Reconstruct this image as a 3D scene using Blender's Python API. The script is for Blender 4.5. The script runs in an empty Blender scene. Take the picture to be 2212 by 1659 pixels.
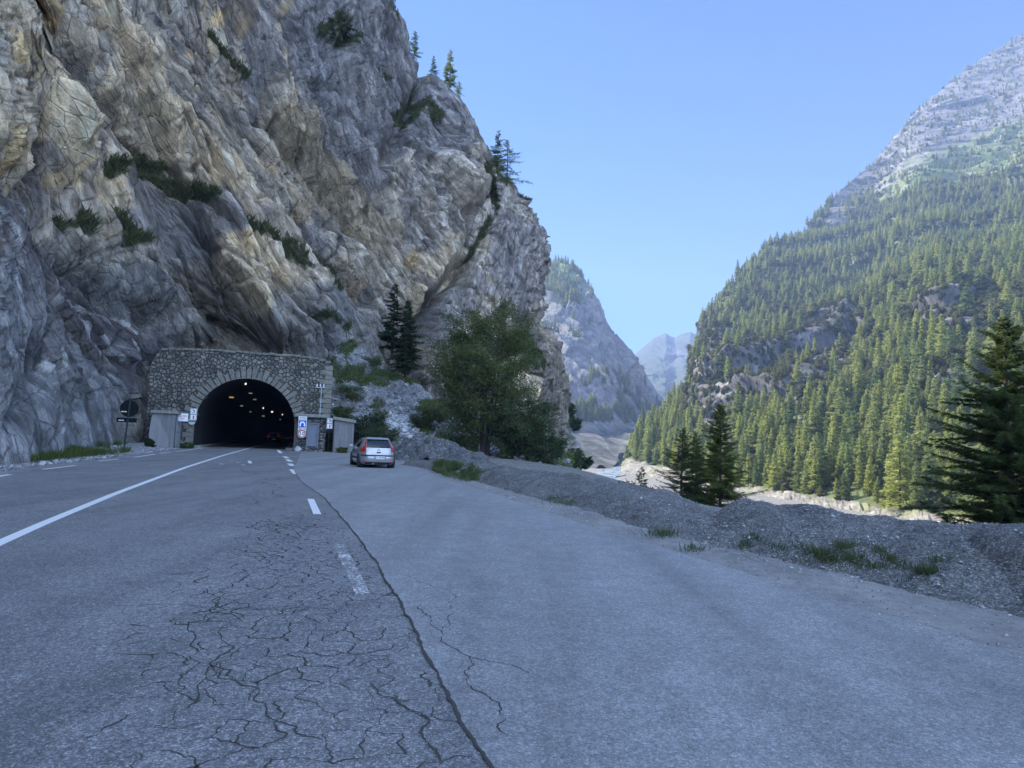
import bpy, bmesh, math, random
import numpy as np
from mathutils import Vector, Matrix, Euler
random.seed(7)
S = bpy.context.scene
COL = S.collection
# ------------------------------------------------------------------ camera, sky, sun, exposure
PITCH, ROLL, EYE, FPX = math.radians(4.73), math.radians(2.18), 1.58, 1475.0
FW = Vector((0, math.cos(PITCH), math.sin(PITCH)))
UP0 = Vector((0, -math.sin(PITCH), math.cos(PITCH)))
RT = Vector((1, 0, 0)) * math.cos(ROLL) + UP0 * math.sin(ROLL)
UP = UP0 * math.cos(ROLL) - Vector((1, 0, 0)) * math.sin(ROLL)
cam_d = bpy.data.cameras.new('camera'); cam = bpy.data.objects.new('camera', cam_d); COL.objects.link(cam)
m = Matrix((RT, UP, -FW)).transposed().to_4x4(); m.translation = (0, 0, EYE)
cam.matrix_world = m
cam_d.sensor_width = 36.0; cam_d.lens = 36.0 * FPX / 2212.0
cam_d.clip_start = 0.1; cam_d.clip_end = 60000
S.camera = cam
SUN_AZ, SUN_EL = math.radians(-57), math.radians(38)          # azimuth from +Y, clockwise positive
world = bpy.data.worlds.new('World'); S.world = world; world.use_nodes = True
wn = world.node_tree; wn.nodes.clear()
sky = wn.nodes.new('ShaderNodeTexSky'); sky.sky_type = 'NISHITA'; sky.sun_disc = False
sky.sun_elevation = SUN_EL; sky.sun_rotation = SUN_AZ
sky.altitude = 2200; sky.air_density = 1.0; sky.dust_density = 0.15; sky.ozone_density = 4.5
bg = wn.nodes.new('ShaderNodeBackground'); bg.inputs['Strength'].default_value = 0.067
wo = wn.nodes.new('ShaderNodeOutputWorld')
hs = wn.nodes.new('ShaderNodeHueSaturation'); hs.inputs['Saturation'].default_value = 1.12; wn.links.new(sky.outputs[0], hs.inputs['Color']); wn.links.new(hs.outputs[0], bg.inputs[0])
# added fill light: invented bright cloud in the unseen sky behind the camera
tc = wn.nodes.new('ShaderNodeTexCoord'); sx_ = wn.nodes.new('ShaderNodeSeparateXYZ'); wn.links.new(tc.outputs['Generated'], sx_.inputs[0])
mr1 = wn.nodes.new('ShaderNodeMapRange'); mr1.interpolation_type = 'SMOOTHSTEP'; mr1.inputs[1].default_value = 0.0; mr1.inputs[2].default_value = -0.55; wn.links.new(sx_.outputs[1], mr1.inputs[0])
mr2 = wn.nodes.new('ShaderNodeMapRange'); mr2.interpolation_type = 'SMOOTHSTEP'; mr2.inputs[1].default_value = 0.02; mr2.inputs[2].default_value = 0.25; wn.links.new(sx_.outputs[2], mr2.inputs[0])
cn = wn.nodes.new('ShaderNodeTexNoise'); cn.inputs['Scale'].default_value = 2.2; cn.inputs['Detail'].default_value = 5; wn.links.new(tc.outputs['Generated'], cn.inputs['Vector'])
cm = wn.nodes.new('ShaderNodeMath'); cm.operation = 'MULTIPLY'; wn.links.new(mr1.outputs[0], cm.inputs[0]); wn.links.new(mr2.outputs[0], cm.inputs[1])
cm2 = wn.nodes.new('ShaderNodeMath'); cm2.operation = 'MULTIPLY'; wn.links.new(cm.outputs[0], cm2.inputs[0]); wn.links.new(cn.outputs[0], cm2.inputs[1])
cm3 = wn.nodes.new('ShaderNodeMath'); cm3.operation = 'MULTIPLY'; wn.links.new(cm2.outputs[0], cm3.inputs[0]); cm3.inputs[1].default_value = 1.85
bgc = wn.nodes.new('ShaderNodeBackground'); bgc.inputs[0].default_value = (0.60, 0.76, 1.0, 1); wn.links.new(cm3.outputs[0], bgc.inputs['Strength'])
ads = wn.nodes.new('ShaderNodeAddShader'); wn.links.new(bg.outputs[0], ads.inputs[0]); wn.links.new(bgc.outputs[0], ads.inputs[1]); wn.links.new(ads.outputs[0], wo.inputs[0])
sun_d = bpy.data.lights.new('sun', 'SUN'); sun_d.energy = 5.0; sun_d.angle = math.radians(0.53); sun_d.color = (1.0, 0.93, 0.82)
sun = bpy.data.objects.new('sun', sun_d); COL.objects.link(sun)
SD = Vector((math.sin(SUN_AZ) * math.cos(SUN_EL), math.cos(SUN_AZ) * math.cos(SUN_EL), math.sin(SUN_EL)))
sun.rotation_euler = SD.to_track_quat('Z', 'Y').to_euler(); sun.location = (0, 0, 300)
S.view_settings.view_transform = 'Standard'; S.view_settings.look = 'None'
S.view_settings.exposure = 1.75; S.view_settings.gamma = 1.0
S.cycles.max_bounces = 6; S.cycles.diffuse_bounces = 3; S.cycles.glossy_bounces = 2
S.cycles.transmission_bounces = 3; S.cycles.volume_bounces = 0; S.cycles.transparent_max_bounces = 8
S.cycles.sample_clamp_indirect = 4.0; S.cycles.use_denoising = True
try: S.cycles.denoiser = 'OPENIMAGEDENOISE'
except Exception: pass

# ------------------------------------------------------------------ helpers
def ray(px, py):                                   # direction through a point of the 2212x1659 survey photo
    return FW + RT * ((px - 1106) / FPX) - UP * ((py - 829.5) / FPX)
def P(px, py, Y):
    d = ray(px, py); return Vector((0, 0, EYE)) + d * (Y / d.y)
def G(px, py, z=0.0):
    d = ray(px, py); return Vector((0, 0, EYE)) + d * ((z - EYE) / d.z)
def proj(X, Y, Z):                                 # arrays -> survey photo coordinates
    zc = X * FW.x + Y * FW.y + (Z - EYE) * FW.z
    zs = np.where(np.abs(zc) < 1e-3, 1e-3, zc)
    a = (X * RT.x + Y * RT.y + (Z - EYE) * RT.z) / zs; b = (X * UP.x + Y * UP.y + (Z - EYE) * UP.z) / zs
    px = np.where(zc > 0, 1106 + FPX * a, -5000); py = np.where(zc > 0, 829.5 - FPX * b, -5000)
    return px, py
def tag(o, label=None, cat=None, group=None, kind=None):
    if label: o['label'] = label
    if cat: o['category'] = cat
    if group: o['group'] = group
    if kind: o['kind'] = kind
    return o
def mesh_np(name, V, Fq, mat=None, smooth=False, attr=None, parent=None, extra=None):
    """V (n,3), Fq (m,k) same-size faces"""
    V = np.asarray(V, dtype=np.float32); Fq = np.asarray(Fq, dtype=np.int32)
    me = bpy.data.meshes.new(name)
    k = Fq.shape[1]
    me.vertices.add(len(V)); me.vertices.foreach_set('co', V.ravel())
    me.loops.add(Fq.size); me.loops.foreach_set('vertex_index', Fq.ravel())
    me.polygons.add(len(Fq)); me.polygons.foreach_set('loop_start', np.arange(0, Fq.size, k, dtype=np.int32))
    me.polygons.foreach_set('loop_total', np.full(len(Fq), k, dtype=np.int32))
    if smooth: me.polygons.foreach_set('use_smooth', np.ones(len(Fq), dtype=bool))
    me.update(calc_edges=True)
    if attr is not None:
        for an, av in attr.items():
            a = me.attributes.new(an, 'FLOAT_COLOR', 'POINT')
            av = np.asarray(av, dtype=np.float32)
            if av.shape[1] == 3: av = np.concatenate([av, np.ones((len(av), 1), np.float32)], 1)
            a.data.foreach_set('color', av.ravel())
    if mat: me.materials.append(mat)
    o = bpy.data.objects.new(name, me)
    if name: COL.objects.link(o)
    if parent: o.parent = parent
    return o
def empty(name, loc=(0, 0, 0), rz=0.0, label=None, cat=None, group=None):
    o = bpy.data.objects.new(name, None); COL.objects.link(o); o.location = loc; o.rotation_euler = (0, 0, rz)
    o.empty_display_size = 0.2
    return tag(o, label, cat, group)
class MB:
    """collects shapes into one mesh"""
    def __init__(s): s.v = []; s.f = []; s.m = []
    def add(s, vs, fs, mi=0):
        b = len(s.v); s.v += [tuple(v) for v in vs]; s.f += [tuple(b + i for i in f) for f in fs]; s.m += [mi] * len(fs); return s
    def box(s, c, d, rz=0.0, mi=0, M=None):
        x, y, z = d[0] / 2, d[1] / 2, d[2] / 2; ca, sa = math.cos(rz), math.sin(rz)
        vs = []
        for sz in (-1, 1):
            for sx, sy in ((-1, -1), (1, -1), (1, 1), (-1, 1)):
                a, b = sx * x, sy * y
                vs.append((c[0] + a * ca - b * sa, c[1] + a * sa + b * ca, c[2] + sz * z))
        if M: vs = [tuple(M @ Vector(v)) for v in vs]
        return s.add(vs, [(3, 2, 1, 0), (4, 5, 6, 7), (0, 1, 5, 4), (1, 2, 6, 5), (2, 3, 7, 6), (3, 0, 4, 7)], mi)
    def tube(s, pts, rad, n=6, mi=0, cap=True):
        rings = []
        for i, p in enumerate(pts):
            p = Vector(p)
            a = Vector(pts[max(i - 1, 0)]); b = Vector(pts[min(i + 1, len(pts) - 1)])
            t = (b - a).normalized() if (b - a).length > 1e-9 else Vector((0, 0, 1))
            u = t.cross(Vector((0.13, 0.31, 0.94)) if abs(t.z) < 0.9 else Vector((1, 0, 0))).normalized(); w = t.cross(u)
            r = rad[i] if hasattr(rad, '__len__') else rad
            rings.append([p + (u * math.cos(2 * math.pi * k / n) + w * math.sin(2 * math.pi * k / n)) * r for k in range(n)])
        vs = [v for r in rings for v in r]; fs = []
        for i in range(len(rings) - 1):
            for k in range(n):
                fs.append((i * n + k, i * n + (k + 1) % n, (i + 1) * n + (k + 1) % n, (i + 1) * n + k))
        if cap: fs.append(tuple(range(n - 1, -1, -1))); fs.append(tuple((len(rings) - 1) * n + k for k in range(n)))
        return s.add(vs, fs, mi)
    def prism(s, poly, M, d, mi=0):
        """poly: 2D points; M maps (x,y,z); extruded from z=0 to z=d"""
        n = len(poly); vs = [M @ Vector((x, y, 0)) for x, y in poly] + [M @ Vector((x, y, d)) for x, y in poly]
        fs = [tuple(range(n - 1, -1, -1)), tuple(range(n, 2 * n))] + [(i, (i + 1) % n, n + (i + 1) % n, n + i) for i in range(n)]
        return s.add(vs, fs, mi)
    def build(s, name, mats, parent=None, smooth=False, bevel=0):
        me = bpy.data.meshes.new(name); me.from_pydata(s.v, [], s.f)
        for mt in (mats if isinstance(mats, (list, tuple)) else [mats]): me.materials.append(mt)
        me.polygons.foreach_set('material_index', s.m)
        bm = bmesh.new(); bm.from_mesh(me); bmesh.ops.recalc_face_normals(bm, faces=bm.faces); bm.to_mesh(me); bm.free()
        if smooth: me.polygons.foreach_set('use_smooth', [True] * len(me.polygons))
        me.update(); o = bpy.data.objects.new(name, me); COL.objects.link(o)
        if parent: o.parent = parent
        if bevel:
            b = o.modifiers.new('bevel', 'BEVEL'); b.width = bevel; b.segments = 2; b.limit_method = 'ANGLE'
        return o
# ---- numpy noise
_rs = np.random.RandomState(11)
_perm = _rs.permutation(256); _perm = np.concatenate([_perm, _perm, _perm])
_g3 = _rs.normal(size=(256, 3)); _g3 /= np.linalg.norm(_g3, axis=1)[:, None]
def pn(x, y, z=None):
    x = np.asarray(x, dtype=np.float64); y = np.asarray(y, dtype=np.float64); z = np.zeros_like(x) if z is None else np.asarray(z, dtype=np.float64)
    xi = np.floor(x).astype(int); yi = np.floor(y).astype(int); zi = np.floor(z).astype(int)
    fx, fy, fz = x - xi, y - yi, z - zi
    u, v, w = [t * t * t * (t * (t * 6 - 15) + 10) for t in (fx, fy, fz)]
    out = 0
    for dx in (0, 1):
        for dy in (0, 1):
            for dz in (0, 1):
                h = _perm[_perm[_perm[(xi + dx) & 255] + ((yi + dy) & 255)] + ((zi + dz) & 255)]
                g = _g3[h]
                d = g[..., 0] * (fx - dx) + g[..., 1] * (fy - dy) + g[..., 2] * (fz - dz)
                out = out + d * (u if dx else 1 - u) * (v if dy else 1 - v) * (w if dz else 1 - w)
    return out * 1.6
def fbm(x, y, z=None, o=4, lac=2.03, g=0.5):
    s = 0; a = 1.0; f = 1.0
    z = np.zeros_like(x) if z is None else z
    for i in range(o):
        s = s + a * pn(x * f + 17.3 * i, y * f - 9.1 * i, z * f + 3.7 * i); a *= g; f *= lac
    return s
def ridged(x, y, z=None, o=4):
    s = 0; a = 1.0; f = 1.0; z = np.zeros_like(x) if z is None else z
    for i in range(o):
        s = s + a * (1 - 2 * np.abs(pn(x * f + 5.3 * i, y * f + 1.7 * i, z * f))); a *= 0.5; f *= 2.1
    return s
def facets(x, y, seed=0, tilt=1.0, step=0.5):
    """fractured plates: every Voronoi cell is a tilted plane; returns height, cell random, edge distance"""
    xi = np.floor(x).astype(int); yi = np.floor(y).astype(int)
    b1 = np.full(x.shape, 9e9); b2 = np.full(x.shape, 9e9); H = np.zeros(x.shape); R = np.zeros(x.shape)
    for dx in (-1, 0, 1):
        for dy in (-1, 0, 1):
            cx = xi + dx; cy = yi + dy
            h = _perm[_perm[(cx + seed) & 255] + ((cy + seed * 3) & 255)]
            h2 = _perm[h + 57]; h3 = _perm[h + 131]; h4 = _perm[h + 201]
            px = cx + 0.1 + 0.8 * h / 255.0; py = cy + 0.1 + 0.8 * h2 / 255.0
            d = (x - px) ** 2 + (y - py) ** 2
            hh = step * (h4 / 255.0 - 0.5) + tilt * ((h3 / 255.0 - 0.5) * (x - px) * 2 + (_perm[h3 + 77] / 255.0 - 0.5) * (y - py) * 2)
            n1 = d < b1
            b2 = np.where(n1, b1, np.minimum(b2, d)); H = np.where(n1, hh, H); R = np.where(n1, h4 / 255.0, R); b1 = np.where(n1, d, b1)
    return H, R, np.sqrt(b2) - np.sqrt(b1)
def sstep(a, b, x):
    t = np.clip((x - a) / (b - a), 0, 1); return t * t * (3 - 2 * t)
def cr_interp(A, t):
    """Catmull-Rom along axis 0 of A at params t in [0, n-1]"""
    n = A.shape[0]; i = np.clip(np.floor(t).astype(int), 0, n - 2); f = (t - i)[(...,) + (None,) * (A.ndim - 1)]
    p0 = A[np.maximum(i - 1, 0)]; p1 = A[i]; p2 = A[i + 1]; p3 = A[np.minimum(i + 2, n - 1)]
    return 0.5 * (2 * p1 + (p2 - p0) * f + (2 * p0 - 5 * p1 + 4 * p2 - p3) * f * f + (3 * p1 - p0 - 3 * p2 + p3) * f ** 3)
def loft(cols, nu_list, nv, warp=None):
    """cols: polylines bottom->top; resampled by arc length to 24 rows, then splined to the grid (nv, nu)"""
    C = []
    for c in cols:
        c = np.array([tuple(p) for p in c], float); d = np.r_[0, np.cumsum(np.linalg.norm(np.diff(c, axis=0), axis=1))]
        t = np.linspace(0, d[-1], 28); C.append(np.stack([np.interp(t, d, c[:, k]) for k in range(3)], 1))
    C = np.array(C)                                 # (ncol, 28, 3)
    for _ in range(2): C[:, 1:-1] = 0.25 * C[:, :-2] + 0.5 * C[:, 1:-1] + 0.25 * C[:, 2:]
    tu = np.concatenate([np.linspace(i, i + 1, k, endpoint=False) for i, k in enumerate(nu_list)] + [[len(cols) - 1.0]])
    A = cr_interp(C, tu)                            # (NU, 28, 3)
    B = cr_interp(np.transpose(A, (1, 0, 2)), np.linspace(0, 27, nv))   # (nv, NU, 3)
    return B
def grid_normals(B):
    du = np.gradient(B, axis=1); dv = np.gradient(B, axis=0); N = np.cross(du, dv)
    return N / np.maximum(np.linalg.norm(N, axis=2, keepdims=True), 1e-9)
def grid_faces(nv, nu):
    i = np.arange(nv * nu).reshape(nv, nu)
    return np.stack([i[:-1, :-1], i[:-1, 1:], i[1:, 1:], i[1:, :-1]], -1).reshape(-1, 4)
def inpoly(px, py, poly):
    ins = np.zeros(px.shape, bool); n = len(poly)
    for i in range(n):
        x1, y1 = poly[i]; x2, y2 = poly[(i + 1) % n]
        c = ((y1 > py) != (y2 > py)) & (px < (x2 - x1) * (py - y1) / (y2 - y1 + 1e-12) + x1)
        ins ^= c
    return ins
def segdist(px, py, pts):
    d = np.full(px.shape, 1e9)
    for (x1, y1), (x2, y2) in zip(pts[:-1], pts[1:]):
        t = np.clip(((px - x1) * (x2 - x1) + (py - y1) * (y2 - y1)) / ((x2 - x1) ** 2 + (y2 - y1) ** 2 + 1e-9), 0, 1)
        d = np.minimum(d, np.hypot(px - x1 - t * (x2 - x1), py - y1 - t * (y2 - y1)))
    return d
# ---- materials
class NT:
    def __init__(s, name):
        s.mat = bpy.data.materials.new(name); s.mat.use_nodes = True; s.t = s.mat.node_tree; s.t.nodes.clear()
        s.out = s.n('ShaderNodeOutputMaterial'); s.b = s.n('ShaderNodeBsdfPrincipled'); s.l(s.b.outputs[0], s.out.inputs[0])
        s.b.inputs['Roughness'].default_value = 0.85; s.b.inputs['Specular IOR Level'].default_value = 0.3
    def n(s, typ, **kw):
        nd = s.t.nodes.new(typ)
        for k, v in kw.items():
            if k[0] == '_': setattr(nd, k[1:], v)
            else: nd.inputs[k.replace('__', ' ')].default_value = v
        return nd
    def l(s, a, b): s.t.links.new(a, b); return b
    def coord(s, kind='Object'): return s.n('ShaderNodeTexCoord').outputs[kind]
    def map(s, vec, scale=(1, 1, 1), rot=(0, 0, 0)):
        mp = s.n('ShaderNodeMapping'); mp.inputs['Scale'].default_value = scale; mp.inputs['Rotation'].default_value = rot; s.l(vec, mp.inputs[0]); return mp.outputs[0]
    def noise(s, vec, scale, detail=4, rough=0.55, dist=0.0):
        n = s.n('ShaderNodeTexNoise', Scale=scale, Detail=detail, Roughness=rough, Distortion=dist); s.l(vec, n.inputs['Vector']); return n.outputs[0]
    def voro(s, vec, scale, feature='F1', rnd=1.0):
        n = s.n('ShaderNodeTexVoronoi', _feature=feature, Scale=scale); n.inputs['Randomness'].default_value = rnd; s.l(vec, n.inputs['Vector']); return n
    def ramp(s, fac, stops):
        r = s.n('ShaderNodeValToRGB'); e = r.color_ramp.elements
        while len(e) < len(stops): e.new(0.5)
        for el, (p, c) in zip(e, stops): el.position = p; el.color = (*c, 1) if hasattr(c, '__len__') else (c, c, c, 1)
        s.l(fac, r.inputs[0]); return r.outputs[0]
    def mix(s, a, b, fac, mode='MIX'):
        m = s.n('ShaderNodeMix', _data_type='RGBA', _blend_type=mode)
        for src, ip in ((a, 6), (b, 7), (fac, 0)):
            if hasattr(src, 'is_linked') or hasattr(src, 'links'): s.l(src, m.inputs[ip])
            elif ip == 0: m.inputs[0].default_value = src
            else: m.inputs[ip].default_value = (*src, 1)
        return m.outputs[2]
    def math(s, op, a, b=0.0):
        m = s.n('ShaderNodeMath', _operation=op)
        for i, v in enumerate((a, b)):
            if hasattr(v, 'links'): s.l(v, m.inputs[i])
            else: m.inputs[i].default_value = v
        return m.outputs[0]
    def bump(s, h, strength=0.5, dist=0.1, prev=None):
        b = s.n('ShaderNodeBump', Strength=strength, Distance=dist); s.l(h, b.inputs['Height'])
        if prev is not None: s.l(prev, b.inputs['Normal'])
        return b.outputs[0]
    def done(s, col=None, normal=None, rough=None, metal=None):
        if col is not None:
            if hasattr(col, 'links'): s.l(col, s.b.inputs['Base Color'])
            else: s.b.inputs['Base Color'].default_value = (*col, 1)
        if normal is not None: s.l(normal, s.b.inputs['Normal'])
        if rough is not None:
            if hasattr(rough, 'links'): s.l(rough, s.b.inputs['Roughness'])
            else: s.b.inputs['Roughness'].default_value = rough
        if metal is not None: s.b.inputs['Metallic'].default_value = metal
        return s.mat
def plain(name, col, rough=0.6, metal=0.0, var=0.12, scale=8.0, spec=0.4):
    t = NT(name); v = t.coord(); n = t.noise(v, scale, 5)
    c = t.mix(tuple(x * (1 - var) for x in col), tuple(min(1, x * (1 + var)) for x in col), n)
    t.b.inputs['Specular IOR Level'].default_value = spec
    return t.done(c, rough=rough, metal=metal)
# ------------------------------------------------------------------ rock materials (colour comes from the mesh, detail from nodes)
def rock_material(name, fine=3.0, bumpd=0.05, streak=True, contrast=0.25):
    t = NT(name); v = t.coord(); a = t.n('ShaderNodeVertexColor'); a.layer_name = 'tint'
    c = a.outputs[0]
    n1 = t.noise(v, fine, 8, 0.65); n2 = t.noise(t.map(v, (1, 1, 0.22)), fine * 0.5, 6, 0.6)
    c = t.mix(c, t.ramp(n1, [(0.28, 1 - contrast * 2), (0.5, 1.0), (0.75, 1 + contrast * 1.6)]), 1.0, 'MULTIPLY')
    if streak: c = t.mix(c, t.ramp(n2, [(0.3, 1 - contrast), (0.55, 1.0), (0.8, 1 + contrast)]), 1.0, 'MULTIPLY')
    h = t.noise(v, fine * 1.7, 8, 0.7)
    return t.done(c, t.bump(h, 0.7, bumpd), 0.9)
def strata_material(name):
    t = NT(name); v = t.coord(); a = t.n('ShaderNodeVertexColor'); a.layer_name = 'tint'; st = t.n('ShaderNodeAttribute'); st.attribute_name = 'strata'; sv_ = st.outputs['Vector']
    c = a.outputs[0]
    n1 = t.noise(v, 1.6, 9, 0.68); n2 = t.noise(t.map(sv_, (0.20, 1.5, 1.5)), 1.0, 9, 0.66, 0.1); n3 = t.noise(t.map(sv_, (0.8, 6.5, 5)), 1.0, 8, 0.65, 0.1); n4 = t.noise(t.map(v, (1, 1, 0.16)), 0.9, 7, 0.62)
    ck = t.voro(t.map(sv_, (0.42, 1.15, 1.0)), 1.0, 'DISTANCE_TO_EDGE'); ck2 = t.voro(t.map(sv_, (1.3, 3.8, 3)), 1.0, 'DISTANCE_TO_EDGE')
    for sc_v, lo_, hi_ in (((0.30, 0.85, 0.9), 0.74, 1.28), ((0.85, 2.4, 2.2), 0.80, 1.22)):
        vc = t.voro(t.map(sv_, sc_v), 1.0); sq = t.n('ShaderNodeSeparateColor'); t.l(vc.outputs['Color'], sq.inputs[0]); c = t.mix(c, t.ramp(sq.outputs[0], [(0.1, lo_), (0.9, hi_)]), 0.9, 'MULTIPLY')
    c = t.mix(c, t.ramp(n1, [(0.3, 0.6), (0.5, 1.0), (0.72, 1.45)]), 0.45, 'MULTIPLY')
    c = t.mix(c, t.ramp(n2, [(0.30, 0.5), (0.48, 1.0), (0.70, 1.6)]), 0.6, 'MULTIPLY')
    c = t.mix(c, t.ramp(n3, [(0.32, 0.6), (0.5, 1.0), (0.70, 1.45)]), 0.5, 'MULTIPLY')
    c = t.mix(c, t.ramp(n4, [(0.3, 0.72), (0.5, 1.0), (0.75, 1.3)]), 0.8, 'MULTIPLY')
    c = t.mix(c, t.ramp(ck.outputs[0], [(0.0, 0.3), (0.035, 1.0)]), t.ramp(n4, [(0.4, 0.0), (0.6, 1.0)]), 'MULTIPLY')
    c = t.mix(c, t.ramp(ck2.outputs[0], [(0.0, 0.45), (0.05, 1.0)]), t.ramp(n1, [(0.42, 0.0), (0.58, 0.9)]), 'MULTIPLY')
    b = t.bump(n2, 0.8, 0.35); b = t.bump(n3, 0.9, 0.22, b); b = t.bump(n1, 0.7, 0.18, b); b = t.bump(t.ramp(ck.outputs[0], [(0, 0), (0.06, 1)]), 0.5, 0.15, b)
    return t.done(c, b, 0.92)
M_CLIFF = rock_material('scree_rock', 1.3, 0.22)
M_STRATA = strata_material('cliff_rock')
# ------------------------------------------------------------------ the cliff
def W(x, y, z): return Vector((x, y, z))
cols = [
 [W(-10, -60, -1), W(-16, -62, 20), W(-30, -64, 60), W(-60, -66, 90)],
 [W(-13, -25, -1), W(-17, -26, 16), W(-30, -28, 55), W(-56, -32, 90)],
 [W(-15.5, 2, -1), W(-18, 2, 8), W(-22, 3, 25), W(-30, 4, 55), W(-50, 5, 90)],
 [W(-17, 15, -1), W(-19, 16, 5), W(-24, 18, 18), W(-31, 20, 38), W(-48, 24, 80)],
 [P(-10, 1030, 23.5), P(-10, 1012, 24.2), P(-10, 900, 26), P(-10, 800, 28.5), P(-10, 620, 33), P(-10, 420, 38), P(-10, 200, 43), P(-10, 0, 49), P(-10, -240, 60), P(-10, -520, 80)],
 [P(140, 1000, 33), P(140, 986, 34), P(140, 880, 36), P(140, 700, 38), P(140, 480, 45), P(140, 300, 49), P(140, 120, 52), P(140, -60, 57), P(140, -300, 70), P(150, -480, 88)],
 [P(250, 985, 47.5), P(250, 969, 48), P(250, 860, 50), P(250, 700, 49), P(255, 560, 54), P(265, 420, 55), P(280, 250, 58), P(290, 80, 62), P(295, -80, 68), P(300, -280, 80), P(310, -420, 92)],
 [P(335, 985, 56), P(335, 965, 57), P(335, 860, 58), P(335, 740, 57.5), P(345, 640, 60), P(355, 500, 60), P(370, 350, 63), P(385, 180, 67), P(395, 0, 72), P(405, -200, 82), P(420, -380, 95)],
 [P(520, 985, 70), P(520, 860, 68), P(520, 775, 65.5), P(520, 735, 64.5), P(515, 690, 62.5), P(515, 560, 64.5), P(515, 420, 66), P(512, 250, 70), P(508, 80, 76), P(505, -100, 83), P(505, -300, 96)],
 [P(740, 985, 68), P(735, 900, 69), P(728, 800, 70.5), P(715, 740, 72), P(700, 640, 72), P(690, 500, 75), P(680, 360, 79), P(675, 200, 84), P(675, 30, 92), P(680, -130, 101)],
 [P(850, 1000, 84), P(850, 900, 85), P(845, 780, 86), P(825, 650, 85), P(815, 520, 87), P(800, 380, 92), P(790, 200, 98), P(790, 60, 105), P(800, -60, 111)],
 [P(940, 1000, 92), P(940, 880, 93), P(925, 760, 93), P(900, 650, 92), P(885, 540, 95), P(868, 400, 100), P(855, 250, 106), P(845, 120, 112), P(842, 15, 117)],
 [P(1010, 1000, 97), P(1005, 880, 98), P(990, 760, 97), P(965, 650, 96), P(950, 520, 100), P(940, 400, 105), P(925, 300, 110), P(912, 200, 116), P(908, 120, 121)],
 [P(1065, 1000, 100), P(1060, 880, 101), P(1045, 760, 100), P(1030, 650, 99), P(1022, 540, 104), P(1015, 420, 110), P(1005, 330, 116), P(995, 260, 121), P(988, 200, 126)],
 [P(1105, 1000, 101), P(1102, 890, 102), P(1095, 780, 101), P(1085, 680, 100), P(1082, 580, 105), P(1078, 480, 111), P(1070, 400, 118), P(1058, 340, 124), P(1048, 290, 129)],
 [P(1145, 1000, 103), P(1148, 890, 104), P(1145, 790, 103), P(1130, 700, 102), P(1128, 600, 106), P(1125, 520, 112), P(1118, 450, 120), P(1108, 402, 130)],
 [P(1178, 1000, 106), P(1186, 900, 107), P(1192, 800, 107), P(1158, 710, 105), P(1156, 620, 108), P(1158, 540, 115), P(1148, 480, 122), P(1140, 440, 132)],
 [P(1199, 1002, 112), P(1203, 940, 112), P(1215, 870, 113), P(1217, 800, 114), P(1192, 735, 114), P(1166, 690, 114), P(1168, 640, 115), P(1176, 590, 118), P(1178, 530, 123), P(1166, 480, 134)],
 [P(1190, 1002, 125), P(1196, 900, 126), P(1200, 800, 128), P(1160, 700, 128), P(1158, 600, 132), P(1160, 500, 142)],
 [P(1150, 1002, 160), P(1140, 800, 165), P(1120, 650, 170), P(1110, 520, 175)],
]
nu_l = [8, 10, 14, 40, 104, 84, 74, 84, 86, 62, 58, 50, 44, 36, 34, 36, 26, 16, 10]
NV = 700
B = loft(cols, nu_l, NV)
N0 = grid_normals(B)
if N0[NV // 2, 100, 0] < 0: N0 = -N0
a_len = np.r_[0, np.cumsum(np.linalg.norm(np.diff(B[NV // 3], axis=0), axis=1))][None, :].repeat(NV, 0)
X0, Y0, Z0 = B[..., 0], B[..., 1], B[..., 2]
PX, PY = proj(X0, Y0, Z0)
phi0 = np.radians(52 + 9 * pn(a_len / 37, Z0 / 30)) 
warp1 = fbm(a_len / 26, Z0 / 26, o=2) * 3.0
wx, wz = a_len + warp1 * 0.7, Z0 + fbm(a_len / 23 + 9, Z0 / 23, o=2) * 2.5
sph, cph = math.sin(math.radians(53)), math.cos(math.radians(53))
a_ref = a_len[0, int(np.argmin(np.abs(PX[NV // 2] - 450)))]; phi_ = np.radians(51 + 13 * sstep(22, 58, Z0)); s_ = (wx - a_ref) * np.sin(phi_) + (wz - 30) * np.cos(phi_) + 60; l_ = (wx - a_ref) * np.cos(phi_) - (wz - 30) * np.sin(phi_) + 60
# right part of the cliff: more upright bedding
mr = sstep(985, 1015, PX + (PY - 500) * 0.35 + 30 * pn(X0 / 9, Z0 / 9))
s2, l2 = wx * 0.93 - wz * 0.2, wx * 0.2 + wz * 0.95
near = sstep(70, 40, Y0) # finer close by
big, rb, eb = facets(l_ / 15, s_ / 6.0, 1, 0.9, 1.3)
med, rm, em = facets(l_ / 6.5 + 3, s_ / 2.3, 5, 0.9, 1.0)
slab, rsl, esl = facets(l_ / 55 + 0.3 * pn(l_ / 30, s_ / 30), s_ / 6.0 + 0.5 * pn(l_ / 26, s_ / 26 + 4), 17, 0.35, 1.0)
slb2, rs2, esl2 = facets(l_ / 24 + 5, s_ / 2.3 + 0.4 * pn(l_ / 14, s_ / 14 + 4), 19, 0.3, 1.0)
sml, rsm, es = facets(l_ / 2.2, s_ / 0.8 + 2, 9, 1.0, 0.9)
fin, rf, ef = facets(l_ / 1.1 + 7, s_ / 0.42, 13, 0.8, 0.9)
big2, rb2, eb2 = facets(l2 / 14, s2 / 7, 21, 0.9, 1.0)
med2, rm2, em2 = facets(l2 / 4.5, s2 / 2.6, 25, 0.9, 1.0)
sml2, rsm2, es2 = facets(l2 / 1.5, s2 / 1.0, 29, 1.0, 0.9)
rough_m = 0.6 + 0.6 * sstep(-0.3, 0.5, fbm(a_len / 16 + 40, Z0 / 16, o=3))
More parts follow.
